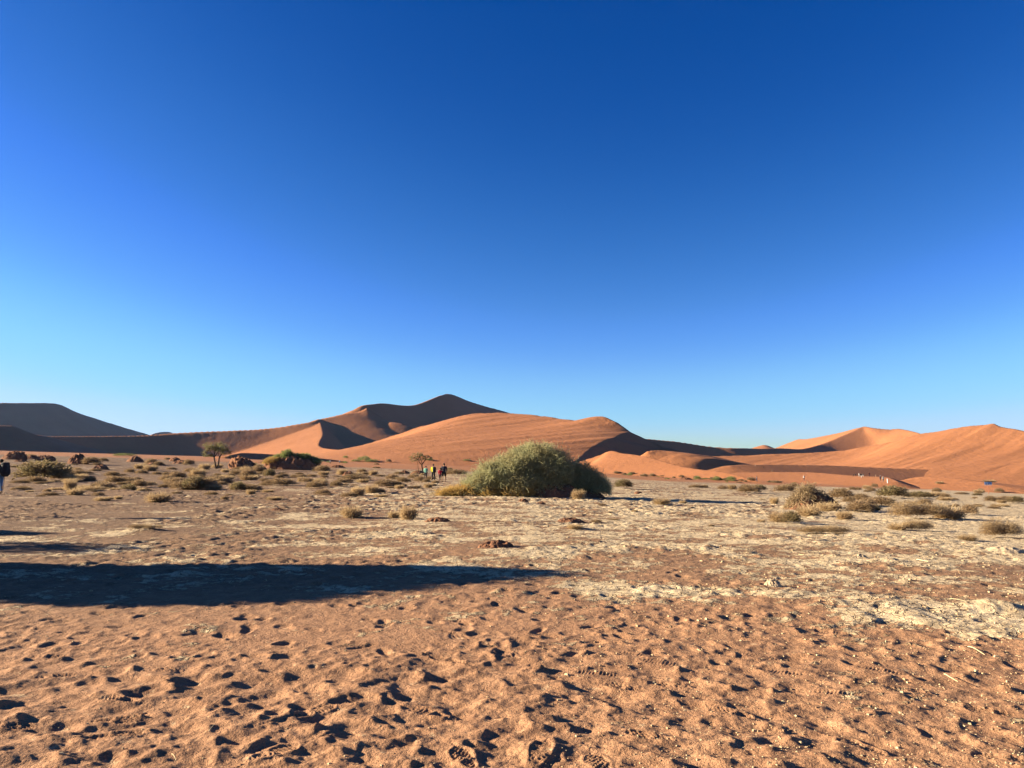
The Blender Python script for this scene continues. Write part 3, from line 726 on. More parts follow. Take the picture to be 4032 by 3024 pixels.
hummock(385,1850,66,18,12,'low crumbly hummock among shrubs at left')
hummock(600,1833,80,12,13,'flat dark ridge of earth among the left shrubs')
hummock(1325,1842,60,10,14,'small dark earth lump right of the grassy mound')
hummock(1370,1874,50,16,15,'dark earth lump in the middle of the left plain')
hummock(2515,1946,34,8,16,'tiny dark earth lump at the right tip of the shadowed bush')
hummock(2700,1888,60,8,17,'flat crumbly earth strip before the brown sand')
hummock(1090,2012,60,8,18,'flat dark clod line on the left crust')
hummock(3052,2318,70,30,19,'small pale clay hummock in the right foreground with a sharp shadow', m=M_pale, depth=.8)
hummock(3395,2205,60,12,20,'small dark-sided clod in the right foreground', m=M_pale)
hummock(3990,2180,170,24,21,'smooth pale sandy hummock at the right edge', m=M_pale, rough=.15)
hummock(2060,1985,42,12,22,'small dark clod in front of the big bush, left one')
hummock(2130,1986,40,9,23,'small dark clod in front of the big bush, right one')
hummock(1955,2168,150,26,24,'crumbly reddish mound in the middle of the bare ground', rough=.5)
hummock(2250,2062,110,16,25,'low reddish mound just behind the flat dry tuft', rough=.4)
hummock(1720,2056,110,16,26,'crumbly brown mound right of the round dry tuft', rough=.5)
hummock(2430,2410,40,7,27,'flat clod in the middle foreground', m=M_pale)
# boulder-like mound
o, q, k = hummock(950,1848,118,40,31,'cracked dark reddish earth mound between the left thorn tree and the grassy mound', rough=.6, skew=-.5, plate=.5)
hummock(1010,1849,70,16,32,'low dark tail of earth right of the cracked reddish mound')
hummock(1645,1868,60,13,33,'dark earth clod in front of the right thorn tree')
hummock(1590,1866,46,12,34,'crumbly dark clod left of the right thorn tree base')

# ---- grassy earth mound
q = spot(1140, 1850); k = q[1]/F
root = empty('grassy_mound', q); tag(root, 'steep earth mound crowned with green grass-like bushes, left of centre', 'mound')
e = mound_mesh('earth_bank', 235*k, 52*k, 120*k, 77, M_earth, .5, n_=80, plate=.75); e.parent = root; e.location = (0, 50*k, 0)
rs = np.random.RandomState(9); parts = []; parts2 = []
for (px, pz, rx, rz, N) in [(1115,52,24,24,2400),(1080,44,22,14,1100),(1150,48,28,13,1500),(1185,46,26,14,1500),(1215,36,20,12,900),(1232,26,18,12,700)]:
    P, u = lobe_points(((px-1140)*k, (48+rs.rand()*14)*k, pz*k), (rx*k, rx*k, rz*k), N, rs, .3)
    parts.append(strands(P, u + rs.normal(size=u.shape)*.5 + [0, 0, .35], rs.uniform(.2, .5, len(P)), .04, 3, .35, .12, rs))
V, qd, t = merge(parts); raw_mesh('green_growth', V, qd, M_fresh, {'tint': t}, parent=root)
for (px, pz, rx, rz, N) in [(1050,30,20,12,800),(1066,36,22,12,900),(1082,4,14,12,500)]:
    P, u = lobe_points(((px-1140)*k, 20*k, pz*k), (rx*k, rx*k, rz*k), N, rs, .3)
    parts2.append(strands(P, u + rs.normal(size=u.shape)*.4 - [0, 0, .3], rs.uniform(.2, .5, len(P)), .04, 3, .3, .15, rs))
V, qd, t = merge(parts2); raw_mesh('dry_growth', V, qd, M_orange, {'tint': t}, parent=root)

# ---- big curly green bush
q = spot(2080, 1958); k = q[1]/F; k0 = k; q0 = q.copy()
root = empty('big_bush', q); tag(root, 'huge domed grey-green bush of curly stems in the middle of the plain', 'bush')
def lobes(name, L, m, parent, ox, rs, lo=.45, length=(.3, .62), wd=.021, curl=.5, droop=.1, up=.2, seg=5):
    parts = []
    for (px, py, rx, rz, dy, N) in L:
        P, u = lobe_points(((px-ox)*k0, (dy+rx*.8)*k0, (1958-py)*k0), (rx*k0, rx*.85*k0, rz*k0), N, rs, lo, zmin=.03)
        parts.append(strands(P, u + rs.normal(size=u.shape)*.75 + [0, 0, up], rs.uniform(*length, len(P)), wd, seg, curl, droop, rs))
        C0, cu = lobe_points(((px-ox)*k0, (dy+rx*.8)*k0, (1958-py)*k0), (rx*k0*1.04, rx*.88*k0, rz*k0*1.04), max(N//60, 8), rs, .86, zmin=.1)
        ii = rs.randint(len(C0), size=N//2); cl_r = rs.uniform(.06, .17, len(C0))
        P2 = C0[ii] + rs.normal(size=(len(ii), 3))*cl_r[ii][:, None]
        parts.append(strands(P2, cu[ii] + rs.normal(size=(len(ii), 3))*.6 + [0, 0, up], rs.uniform(length[0]*.7, length[1]*.8, len(ii)), wd*.9, seg, curl*1.2, droop, rs))
    V, qd, t = merge(parts); V[:, 2] = np.maximum(V[:, 2], 0.0)
    return raw_mesh(name, V, qd, m, {'tint': t}, parent=parent)
rs = np.random.RandomState(3)
lobes('green_stems', [(2105,1870,108,108,20,7200),(2030,1880,90,85,5,5200),(1955,1898,84,66,0,3800),(1895,1922,62,38,0,2200),(2185,1872,66,84,15,3600),(2065,1920,110,50,-15,3600),(2150,1925,70,45,-8,1200)], M_green, root, 2080, rs)
lobes('dry_fringe', [(1838,1940,40,20,0,900),(1795,1945,42,18,4,1000),(1758,1948,34,12,6,600),(1920,1950,50,14,-22,700),(2000,1950,50,20,-30,700),(2060,1950,44,20,-32,600)], M_orange, root, 2080, rs, length=(.15, .38), droop=.06)
e = mound_mesh('sand_core', 230*k, 62*k, 130*k, 15, M_earth, .35, n_=50); e.parent = root; e.location = (95*k, 40*k, -.03)
for i in range(7):
    a = rs.uniform(-1.2, 1.2); pts = [(.9+rs.normal()*.3, .8+rs.normal()*.3, .1)]
    for j in range(5): pts.append((pts[-1][0]+math.sin(a)*.28+rs.normal()*.06, pts[-1][1]+rs.normal()*.15, pts[-1][2]+.3))
    V, qd, t = tube(pts, [.05, .045, .04, .03, .02, .012]); raw_mesh('branch', V, qd, M_bark, {'tint': t}, True, root)
r2 = empty('shadowed_bush', (q[0]+(2310-2080)*k, q[1]+0.9, q[2])); tag(r2, 'darker lower bush leaning against the shaded right side of the huge green bush', 'bush')
lobes('green_stems', [(2285,1905,62,76,0,3200),(2330,1918,60,56,-6,2600),(2365,1936,42,32,-10,1300),(2265,1925,60,45,-18,1500)], M_green, r2, 2310, rs, length=(.22, .45))
e = mound_mesh('sand_core', 190*k, 30*k, 110*k, 16, M_earth, .4, n_=40); e.parent = r2; e.location = (-.2, .2, -.02)

# ---- heap of dead branches on a mound
q = spot(3215, 2008); k = q[1]/F
root = empty('branch_heap', q); tag(root, 'tall pointed heap of grey dead branches on a mound at the right', 'branch heap')
e = mound_mesh('earth_core', 240*k, 66*k, 150*k, 44, M_earth, .35, n_=60); e.parent = root; e.location = (5*k, 50*k, -.02)
rs = np.random.RandomState(8); parts = []
for (px, pz, rx, rz, N, lt) in [(3195,40,50,58,1300,.34),(3165,22,48,34,1000,.3),(3240,32,48,42,800,.3),(3140,8,34,16,400,.2),(3200,66,22,30,260,.28),(3150,10,30,18,200,.2)]:
    P, u = lobe_points(((px-3215)*k, 45*k, pz*k), (rx*k, rx*.9*k, rz*k), N, rs, .5)
    D = np.stack([rs.normal(size=len(P))*.6, rs.normal(size=len(P))*.5, -.9+rs.normal(size=len(P))*.8], -1) + u*.5
    parts.append(strands(P, D, rs.uniform(.12, lt, len(P)), rs.uniform(.012, .034, len(P)), 3, .25, .05, rs))
V, qd, t = merge(parts); V[:, 2] = np.maximum(V[:, 2], 0); raw_mesh('dead_branches', V, qd, M_wood, {'tint': t}, parent=root)
for i in range(26):
    px = rs.uniform(-70, 70)*k; z = (72-abs(px)/k*.7)*k; pts = [(px, 30*k+rs.normal()*.08, max(z, .05))]
    d_ = np.array([rs.normal()*.6, -.4, rs.normal()*.5+.2])
    for j in range(3): pts.append(tuple(np.array(pts[-1]) + d_*rs.uniform(.06, .13) + rs.normal(size=3)*.02))
    V, qd, t = tube(pts, [.016, .013, .01, .005], 5); raw_mesh('dead_limb', V, qd, M_wood, {'tint': t+rs.rand()}, True, root)

# ---- thorn trees
def tree(px, py, hpx, blobs, stems, label, seed, name='thorn_tree', q=None, k=None, leafm=None, ls=(.1, .22), lw=.035, group=None):
    # blobs: (dx px, z px, rx px, rz px, count) ; stems: lists of (dx, z, r px)
    if q is None: q = spot(px, py)
    k = q[1]/F if k is None else k
    rs = np.random.RandomState(seed); root = empty(name, q); tag(root, label, 'tree', group)
    first = True; tips = []
    for st in stems:
        pts = [np.array([a*k, rs.normal()*.03, z*k]) for (a, z, r) in st]
        V, qd, t = tube(spline(np.array(pts), 4), np.interp(np.linspace(0, len(st)-1, (len(st)-1)*4+1), range(len(st)), [r*k for (_, _, r) in st]), 7)
        raw_mesh('trunk' if st[0][1] < 3 else 'limb', V, qd, M_bark, {'tint': t}, True, root)
        tips.append(pts[-1]); tips.append(pts[-2])
    tw = []; lf = []
    for (dx, z, rx, rz, N) in blobs:
        N = int(N*.5)
        c = np.array([dx*k, rs.normal()*rx*k*.3, z*k]); tip = min(tips, key=lambda p_: np.linalg.norm(p_-c))
        for i in range(7):
            e_ = c + rs.normal(size=3)*np.array([rx, rx, rz])*k*.5
            md = (tip+e_)/2 + rs.normal(size=3)*.1; md[2] -= .05
            tw.append(tube([tip, md, e_], [1.0*k, .6*k, .25*k], 4))
        u = rs.normal(size=(N, 3)); u /= np.linalg.norm(u, axis=1, keepdims=True)
        cl = c + rs.normal(size=(max(N//26, 3), 3))*np.array([rx, rx, rz])*k*.5
        P = cl[rs.randint(len(cl), size=N)] + rs.normal(size=(N, 3))*np.array([rx, rx, rz])*k*.17
        D = u + [0, 0, .15]
        lf.append(strands(P, D, rs.uniform(*ls, N), lw, 2, .4, .05, rs))
    V, qd, t = merge(tw); raw_mesh('twigs', V, qd, M_bark, {'tint': t}, True, root)
    V, qd, t = merge(lf); raw_mesh('crown', V, qd, leafm or M_acacia, {'tint': t}, parent=root)
    return root
tree(850, 1846, 108, [(-25,86,26,15,1500),(0,95,28,14,1700),(-35,70,18,14,800),(28,76,24,14,1500),(42,66,18,12,1000),(-8,78,24,14,1200),(8,84,22,12,900),(-42,48,12,8,220),(-25,52,14,10,250)],
     [[(0,0,4.5),(-4,20,3.2),(-8,42,2.8),(-8,60,2.2),(-2,82,1.4)], [(5,0,3.6),(10,20,2.6),(12,42,2.4),(22,60,2.0),(32,74,1.2)], [(-8,42,2),(-18,58,1.6),(-28,74,1)], [(-7,46,1.8),(4,62,1.5),(12,80,.9)], [(12,42,1.4),(8,56,1),(4,66,.7)]],
     'umbrella-crowned thorn tree with two stems at left, in front of the dark dune', 4)
tree(1664, 1858, 76, [(-22,66,22,10,700),(-40,56,16,8,480),(-30,46,20,8,520),(2,58,16,9,420),(-10,52,16,9,380),(22,58,12,9,260),(30,52,10,7,180),(-12,70,12,7,300)],
     [[(0,0,3),(-1,12,2.3),(-3,26,2.2),(4,38,1.8),(14,52,1.4),(24,62,.8)], [(-3,26,1.8),(-12,36,1.5),(-20,48,1.1),(-30,54,.7)], [(-2,28,1.4),(-6,44,1.1),(-12,60,.7)], [(6,42,1.3),(16,48,1),(30,46,.7)], [(-16,1,1.2),(-18,20,1),(-20,36,.8),(-24,46,.6)]],
     'small thorn tree with a forked trunk and sparse crown behind the four walkers', 6)

# ---- trees standing outside the left edge: their shadows fall across the foreground
def shade_tree(a, w_, hgt, crown, label, seed, dens=1.0, lw=.09):
    X = math.cos(SUN_AZ)*a + math.sin(SUN_AZ)*w_; Y = -math.sin(SUN_AZ)*a + math.cos(SUN_AZ)*w_
    rs = np.random.RandomState(seed)
    root = empty('thorn_tree', (X, Y, float(G(np.array([X]), np.array([Y]))[0])), -SUN_AZ + R(90)); tag(root, label, 'tree')
    V, qd, t = tube([(0, 0, 0), (.05, 0, hgt*.3), (0, .05, hgt*.6), (.1, 0, hgt*.85)], [.16, .13, .1, .04], 8); raw_mesh('trunk', V, qd, M_bark, {'tint': t}, True, root)
    lf = []
    for (dw, z, rw, rz, N) in crown:
        P = np.stack([rs.normal(size=N)*rw*.48, rs.normal(size=N)*rw*.5, rs.normal(size=N)*rz*.48], -1)
        nr = np.linalg.norm(P/[rw, rw, rz], axis=1); P = P/np.maximum(nr, 1)[:, None]
        P = P + [-dw, 0, z]
        lf.append(strands(P, rs.normal(size=(N, 3)), rs.uniform(.12, .3, N), lw, 2, .3, .03, rs))
    V, qd, t = merge(lf); V[:, 2] = np.maximum(V[:, 2], 0); raw_mesh('crown', V, qd, M_acacia, {'tint': t}, parent=root)
shade_tree(-16.0, 10.6, 4.1, [(-1.1,3.85,.55,.45,2600),(-.5,3.6,.8,.5,3200),(.2,3.3,.9,.5,4200),(1.1,3.0,.85,.55,4200),(-1.0,3.0,.75,.7,3600),(0,2.4,1.5,.8,9000),(-.7,1.6,1.0,.7,4200),(.6,1.5,1.1,.7,4200),(.1,.8,1.4,.6,5000)],
           'dense broad thorn tree just outside the left edge, casting the large foreground shadow', 21)
shade_tree(-24.0, 17.3, 3.4, [(-.3,2.6,.5,.4,1800),(-.2,2.1,.8,.5,2600),(.2,1.7,1.1,.8,3800)], 'taller thorn tree outside the left edge, casting the upper left shadow', 22)
shade_tree(-20.0, 14.6, 3.0, [(0,2.7,.9,.35,420),(-.3,2.2,1.0,.4,420),(.5,2.0,.9,.5,500)], 'sparse thorn tree outside the left edge between two denser ones', 23, lw=.05)
shade_tree(-20.0, 22.2, 2.4, [(0,2.1,.12,.28,160)], 'thin bare sapling outside the left edge with a needle-like shadow', 24)

# ---- loose stones, sticks and litter
def stone(px, py, w_, h_, label, m, seed, cat='stone', name='stone', group=None):
    q = spot(px, py); k = q[1]/F; rs = np.random.RandomState(seed)
    bm_ = __import__('bmesh').new(); __import__('bmesh').ops.create_icosphere(bm_, subdivisions=3, radius=.5)
    for v in bm_.verts:
        f = 1 + .22*math.sin(v.co.x*7+seed)*math.cos(v.co.y*6) + .12*math.sin(v.co.z*11+seed*2); v.co *= f
        v.co.x *= w_*k; v.co.y *= w_*k*.8; v.co.z *= h_*k
    me = bpy.data.meshes.new(name); bm_.to_mesh(me); bm_.free(); me.materials.append(m)
    for p_ in me.polygons: p_.use_smooth = True
    o = bpy.data.objects.new(name, me); C.objects.link(o); o.location = (q[0], q[1], q[2] + h_*k*.42); tag(o, label, cat, group); return o
M_stone, n, b = mat('dark_stone', .9, .2); b.inputs['Base Color'].default_value = (.13, .10, .075, 1)
stone(1303, 2105, 18, 15, 'single dark round stone lying on the bare crust left of centre', M_stone, 3)
M_straw, n, b = mat('bleached_wood', .8, .2); b.inputs['Base Color'].default_value = (.52, .42, .24, 1)
for i, (x0, y0, x1, y1, lb) in enumerate([(3812,2555,3878,2582,'curved bleached stick in the right foreground beside a pale clay patch'),(3718,2658,3772,2688,'straight bleached stick lying in footprints at the right'),
        (3610,2208,3656,2222,'bent pale twig on the sandy ground far right of centre'),(3145,2186,3166,2189,'short pale twig on dark clods right of centre'),(2700,2347,2724,2347,'short yellow straw at the edge of the pale crust'),
        (675,2975,692,3000,'thin bent straw in a footprint at the bottom left'),(822,2885,842,2858,'thin grey straw left of a slipper print'),(2745,2562,2760,2568,'short yellow straw right of centre in the foreground'),
        (3190,2520,3205,2522,'short yellow straw below the pale clay ledge'),(3935,2435,3960,2442,'small pale twig at the far right above the dark ledge shadow'),(3740,2362,3800,2372,'grey twig lying along the pale crust at the right')]):
    a = spot(x0, y0); c = spot(x1, y1); L_ = np.linalg.norm(c-a); md = (a+c)/2 + [0, L_*.08, .01]
    a[2] += .008; c[2] += .008; md[2] = max(md[2], ground_at(md[0], md[1])+.01)
    r_ = 2.0*a[1]/F if i < 3 else 1.3*a[1]/F
    V, qd, t = tube(spline(np.array([a, a*.66+md*.34+[0, 0, .004], md, c]), 3), list(np.interp(range(10), [0, 9], [r_, r_*.5])), 6)
    o = raw_mesh('stick', V, qd, M_straw, smooth=True); tag(o, lb, 'stick')
# small pale fragments and clods: uncountable litter
rs = np.random.RandomState(12); Vs = []; Qs = []; of = 0
N = 4200
cube = np.array([[-1,-1,-1],[1,-1,-1],[1,1,-1],[-1,1,-1],[-.7,-.7,1],[.7,-.7,1],[.7,.7,1],[-.7,.7,1]], float)
cq = np.array([[0,3,2,1],[4,5,6,7],[0,1,5,4],[1,2,6,5],[2,3,7,6],[3,0,4,7]])
px_ = np.where(rs.rand(N) < .85, 4032-1900*rs.rand(N)**1.3, rs.uniform(0, 4032, N)); py_ = 2100 + 924*rs.rand(N)**.8
dd = EYE*F/(py_-1830); xx = (px_-2016)/F*dd; zz = G(xx, dd) + detail(xx, dd)
sz = np.where(rs.rand(N) < .1, rs.uniform(.004, .010, N), rs.uniform(.0015, .005, N))*np.clip(dd/5, 1, 3)
for i in range(N):
    a = rs.rand()*6.28; Mx = np.array([[math.cos(a), -math.sin(a), 0], [math.sin(a), math.cos(a), 0], [0, 0, 1]])
    v = (cube*rs.uniform(.5, 1.2, 3)*[1.3, 1, .6]*sz[i]) @ Mx.T + [xx[i], dd[i], zz[i]+sz[i]*.4]
    Vs.append(v); Qs.append(cq+of); of += 8
M_bits, n, b = mat('clay_bits', .9, .1); p = pos(n); a2 = noise(n, 9, 2, .5, p)
n.links.new(mix(n, rng(n, a2, .4, .6), (.44, .33, .19), (.20, .12, .07)), b.inputs['Base Color'])
o = raw_mesh('gravel', np.concatenate(Vs), np.concatenate(Qs), M_bits); tag(o, 'tiny pale clay fragments and straw bits sprinkled over the foreground sand', 'gravel', kind='stuff')

# ---- sign board and marker post
q = spot(3893, 1944); k = q[1]/F
root = empty('sign_board', q, R(8)); tag(root, 'blue picture board on a thin rusty post at the right, before the brown sand', 'sign')
def boxm(name, x0, x1, y0, y1, z0, z1, m, parent, bev=0.0):
    V = np.array([[x, y, z] for z in (z0, z1) for (x, y) in ((x0, y0), (x1, y0), (x1, y1), (x0, y1))], float)
    o = raw_mesh(name, V, np.array([[0,3,2,1],[4,5,6,7],[0,1,5,4],[1,2,6,5],[2,3,7,6],[3,0,4,7]]), m, parent=parent)
    if bev: md = o.modifiers.new('b', 'BEVEL'); md.width = bev; md.segments = 2
    return o
def flat(name, c, r=.6):
    m, n, b = mat(name, r, .3); b.inputs['Base Color'].default_value = (*c, 1); return m
M_rust = flat('rusty_post', (.22, .075, .035)); M_blue = flat('board_blue', (.10, .22, .46), .35); M_navy = flat('board_dark', (.05, .045, .09)); M_white = flat('board_white', (.72, .66, .66))
M_lblue = flat('board_light_blue', (.32, .46, .66), .35)
boxm('post', -.045, .045, -.045, .045, -.05, 34*k, M_rust, root)
W_ = 16*k
boxm('panel', -W_, W_, -.06, -.03-.0, 33*k, 47*k, M_blue, root, .02)
boxm('header_band', -W_, W_, -.075, -.062, 45*k, 47.1*k, M_navy, root)
boxm('light_picture', -W_*.9, -W_*.05, -.075, -.062, 38.5*k, 44.5*k, M_lblue, root)
boxm('lower_strip', -W_*.92, W_*.95, -.073, -.062, 32.9*k, 37.2*k, M_white, root)
for (a, b_) in ((-.98,-.82),(-.62,-.34),(-.06,.18),(.55,.72)): boxm('dark_picture', W_*a, W_*b_, -.09, -.076, 35.8*k, 38.6*k, M_navy, root)
q = spot(3495, 1902); k = q[1]/F
root = empty('marker_post', q); tag(root, 'short white marker post on the sand right of the two walkers with pale hats', 'post')
boxm('shaft', -1.3*k, 1.3*k, -1.3*k, 1.3*k, -.05, 15*k, M_white, root, .02); boxm('cap', -1.5*k, 1.5*k, -1.5*k, 1.5*k, 15*k, 16.5*k, M_white, root, .02)

# ================================================================== people
def skin(name, verts, edges, rad, m, parent, root_i=0, sub=1):
    me = bpy.data.meshes.new(name+'_cage'); me.from_pydata([tuple(v) for v in verts], edges, [])
    o = bpy.data.objects.new(name+'_cage', me); C.objects.link(o)
    o.modifiers.new('s', 'SKIN'); sv = me.skin_vertices[0].data
    for i, r in enumerate(rad):
        sv[i].radius = (r, r) if not isinstance(r, tuple) else r; sv[i].use_root = (i == root_i)
    ss = o.modifiers.new('u', 'SUBSURF'); ss.levels = sub; ss.render_levels = sub
    return o, name, m, parent
PENDING = []
def build_skins():
    dg = bpy.context.evaluated_depsgraph_get(); dg.update()
    for (o, name, m, parent) in PENDING:
        me = bpy.data.meshes.new_from_object(o.evaluated_get(dg)); me.materials.clear(); me.materials.append(m)
        for p_ in me.polygons: p_.use_smooth = True
        n_ = bpy.data.objects.new(name, me); C.objects.link(n_); n_.parent = parent
        old = o.data; bpy.data.objects.remove(o); bpy.data.meshes.remove(old)
_fm = {}
def cloth(c, r=.85):
    k = tuple(c)
    if k not in _fm:
        m, n, b = mat('cloth', r, .2); p = pos(n); ns = noise(n, 40, 2, .5, p)
        n.links.new(mix(n, rng(n, ns, .3, .7), tuple(c), tuple(x*.8 for x in c)), b.inputs['Base Color']); _fm[k] = m
    return _fm[k]
SKIN_ = (.26, .15, .09)
def ell(name, c, r, m, parent, sub=2):
    import bmesh
    b_ = bmesh.new(); bmesh.ops.create_icosphere(b_, subdivisions=sub, radius=1)
    for v in b_.verts: v.co = Vector((c[0]+v.co.x*r[0], c[1]+v.co.y*r[1], c[2]+v.co.z*r[2]))
    me = bpy.data.meshes.new(name); b_.to_mesh(me); b_.free(); me.materials.append(m)
    for p_ in me.polygons: p_.use_smooth = True
    o = bpy.data.objects.new(name, me); C.objects.link(o); o.parent = parent; return o
def person(px, py, hpx, heading, label, top, legs, hair=(.02, .014, .01), cat='person', pose='stand', build=1.0, shorts=False, hat=None, group=None, fingers=True, skirt=False):
    q = spot(px, py); k = q[1]/F; Hh = min(max(hpx*k, 1.0), 2.05); s_ = Hh/1.76
    root = empty('person', q, heading); root.scale = (s_*build, s_*build, s_) if abs(build-1) > .01 else (s_, s_, s_)
    tag(root, label, cat, group)
    a = {'stand': .02, 'walk': .16, 'bend': .04}[pose]
    V = []; E = []; Rr = []
    def v(p_, r): V.append(p_); Rr.append(r); return len(V)-1
    def link(a_, b_): E.append((a_, b_)); return b_
    by = .38 if pose == 'bend' else 0.0; bz = -.16 if pose == 'bend' else 0
    J = dict(pelvis=(0,0,.95), waist=(0,by*.2,1.10), chest=(0,by*.6,1.32+bz*.5), upper=(0,by*.85,1.44+bz*.8), neck=(0,by,1.52+bz), chin=(0,by+.02,1.60+bz), head=(0,by+.02,1.67+bz), crown=(0,by+.015,1.725+bz))
    JR = dict(pelvis=.125, waist=.115, chest=.135, upper=.11, neck=.05, chin=.062, head=.085, crown=.07)
    ids = {}; prev = None
    for n_ in ('pelvis','waist','chest','upper','neck','chin','head','crown'):
        ids[n_] = v(J[n_], JR[n_]*(.88 if n_ in ('pelvis','waist','chest','upper') else 1)); 
        if prev is not None: link(prev, ids[n_])
        prev = ids[n_]
    nose = v((0, J['head'][1]+.098, J['head'][2]-.02), .012); link(ids['head'], nose)
    arms = []; legsj = []
    for sd in (-1, 1):
        sh = (sd*.185, J['upper'][1], J['upper'][2]-.02)
        if pose == 'walk': el = (sd*.235, -.06*sd, 1.17); wr = (sd*.235, .10-.10*sd, .97)
        elif pose == 'bend': el = (sd*.2, by+.06, .98); wr = (sd*.17, by+.12, .74)
        else: el = (sd*.245, -.03, 1.17); wr = (sd*.215, .09, .96)
        i0 = v(sh, .058); link(ids['upper'], i0); i1 = v(el, .042); link(i0, i1); i2 = v(wr, .028); link(i1, i2)
        d_ = Vector(wr)-Vector(el); d_.normalize(); pm = Vector(wr)+d_*.055; i3 = v(tuple(pm), .030); link(i2, i3)
        if fingers:
            ax = Vector((0, 1, 0)); ax = (ax - d_*ax.dot(d_)).normalized()
            for f_, (off, ln) in enumerate(((-.024,.060),(-.008,.070),(.008,.066),(.024,.052))):
                b0 = pm + ax*off + d_*.035; j0 = v(tuple(b0), .009); link(i3, j0)
                j1 = v(tuple(b0 + d_*ln*.5 + Vector((-sd*.008, 0, 0))), .0085); link(j0, j1)
                j2 = v(tuple(b0 + d_*ln*.9 + Vector((-sd*.028, 0, 0))), .0075); link(j1, j2)
            t0 = Vector(wr) + d_*.03 + ax*.034; j0 = v(tuple(t0), .010); link(i2, j0); j1 = v(tuple(t0 + ax*.022 + d_*.035), .009); link(j0, j1)
        arms.append((sh, el, wr))
        st = sd*a
        hp = (sd*.09, 0, .90); kn = (sd*.105, st*.6+.02, .50); an = (sd*.11, st*1.3-.02, .09)
        l0 = v(hp, .092); link(ids['pelvis'], l0); l1 = v(kn, .056); link(l0, l1); lc = v((sd*.108, st-.02, .34), .056); link(l1, lc); l2 = v(an, .036); link(lc, l2)
        l3 = v((an[0], an[1]+.13, .035), .03); link(l2, l3); legsj.append((hp, kn, an))
    m_skin = cloth(SKIN_)
    PENDING.append(skin('body', V, E, Rr, m_skin, root))
    # jacket: torso and sleeves, a loose shell over the body
    W = []; F_ = []; Q = []
    def w_(p_, r): W.append(p_); Q.append(r); return len(W)-1
    a0 = w_((0, 0, .86), (.165, .125)); a1 = w_((0, by*.15, 1.06), (.155, .125)); a2 = w_((0, J['chest'][1], J['chest'][2]), (.18, .14)); a3 = w_((0, J['upper'][1], J['upper'][2]+.01), (.14, .11)); a4 = w_((0, by*.95, 1.515+bz), (.075, .072))
    F_ += [(a0, a1), (a1, a2), (a2, a3), (a3, a4)]
    for (sh, el, wr) in arms:
        b0 = w_(sh, .078); b1 = w_(el, .060); e2 = tuple(np.array(el)*.12+np.array(wr)*.88); b2 = w_(e2, .046); F_ += [(a3, b0), (b0, b1), (b1, b2)]
    PENDING.append(skin('jacket', W, F_, Q, cloth(top), root))
    W = []; F_ = []; Q = []
    a0 = w_((0, 0, .96), (.14, .12))
    for (hp, kn, an) in legsj:
        b0 = w_(hp, .105); F_.append((a0, b0))
        if shorts: b1 = w_((kn[0], kn[1], kn[2]+.02), .092); F_.append((b0, b1))
        else: b1 = w_(kn, .074); b2 = w_((an[0], an[1], .12), .055); F_ += [(b0, b1), (b1, b2)]
    PENDING.append(skin('shorts' if shorts else 'trousers', W, F_, Q, cloth(legs), root))
    for (hp, kn, an) in legsj:
        PENDING.append(skin('shoe', [(an[0], an[1]-.03, .055), (an[0], an[1]+.06, .045), (an[0], an[1]+.17, .035)], [(0, 1), (1, 2)], [.05, .048, .036], cloth((.05, .045, .04)), root))
    h = J['head']
    if hat: 
        ell('hat', (0, h[1], h[2]+.055), (.105, .12, .075), cloth(hat), root); ell('hat_brim', (0, h[1]+.02, h[2]+.035), (.165, .18, .012), cloth(hat), root)
    ell('hair', (0, h[1]-.022, h[2]+.022), (.094, .105, .095), cloth(hair), root)
    for sd in (-1, 1): ell('ear', (sd*.088, h[1], h[2]-.01), (.012, .02, .03), m_skin, root, 1); ell('eye', (sd*.032, h[1]+.082, h[2]+.008), (.012, .01, .009), cloth((.03, .02, .02)), root, 1)
    return root
def backpack(parent_person, c, s_, label, name='backpack'):
    o = empty(name, (0, 0, 0)); o.matrix_world = parent_person.matrix_basis.copy(); tag(o, label, 'backpack')
    import bmesh
    def sack(nm, c_, r_, m, p_):
        b_ = bmesh.new(); bmesh.ops.create_icosphere(b_, subdivisions=3, radius=1)
        for v in b_.verts:
            n3 = Vector([math.copysign(abs(t)**.62, t) for t in v.co]); v.co = Vector((c_[0]+n3.x*r_[0], c_[1]+n3.y*r_[1], c_[2]+n3.z*r_[2]*(1-.12*n3.y)))
        me = bpy.data.meshes.new(nm); b_.to_mesh(me); b_.free(); me.materials.append(m)
        for p__ in me.polygons: p__.use_smooth = True
        x = bpy.data.objects.new(nm, me); C.objects.link(x); x.parent = p_; return x
    cx, cy, cz = c; blk = cloth((.018, .018, .022))
    sack('pack_bag', (cx, cy, cz), (.16*s_, .12*s_, .25*s_), blk, o); sack('front_pocket', (cx, cy-.12*s_, cz-.07*s_), (.11*s_, .05*s_, .12*s_), blk, o)
    sack('top_flap', (cx, cy+.01, cz+.23*s_), (.14*s_, .11*s_, .06*s_), cloth((.028, .028, .032)), o)
    for sd in (-1, 1):
        V, qd, t = tube([(cx+sd*.1, cy+.10, cz+.2*s_), (cx+sd*.12, cy+.22, cz+.17*s_), (cx+sd*.13, cy+.25, cz-.02), (cx+sd*.12, cy+.11, cz-.18*s_)], [.02]*4, 5); raw_mesh('strap', V, qd, blk, smooth=True, parent=o)
    return o
BLK = (.014, .014, .018); NAVY = (.018, .020, .032)
person(1676, 1893, 56, R(-12), 'child in a mint green jacket and dark leggings, leftmost of the four walkers', (.14, .34, .26), BLK, (.05, .022, .015))
p2 = person(1706, 1896, 67, R(-8), 'person in a bright yellow jacket and black trousers, second of the four walkers', (.55, .50, .02), BLK, pose='walk')
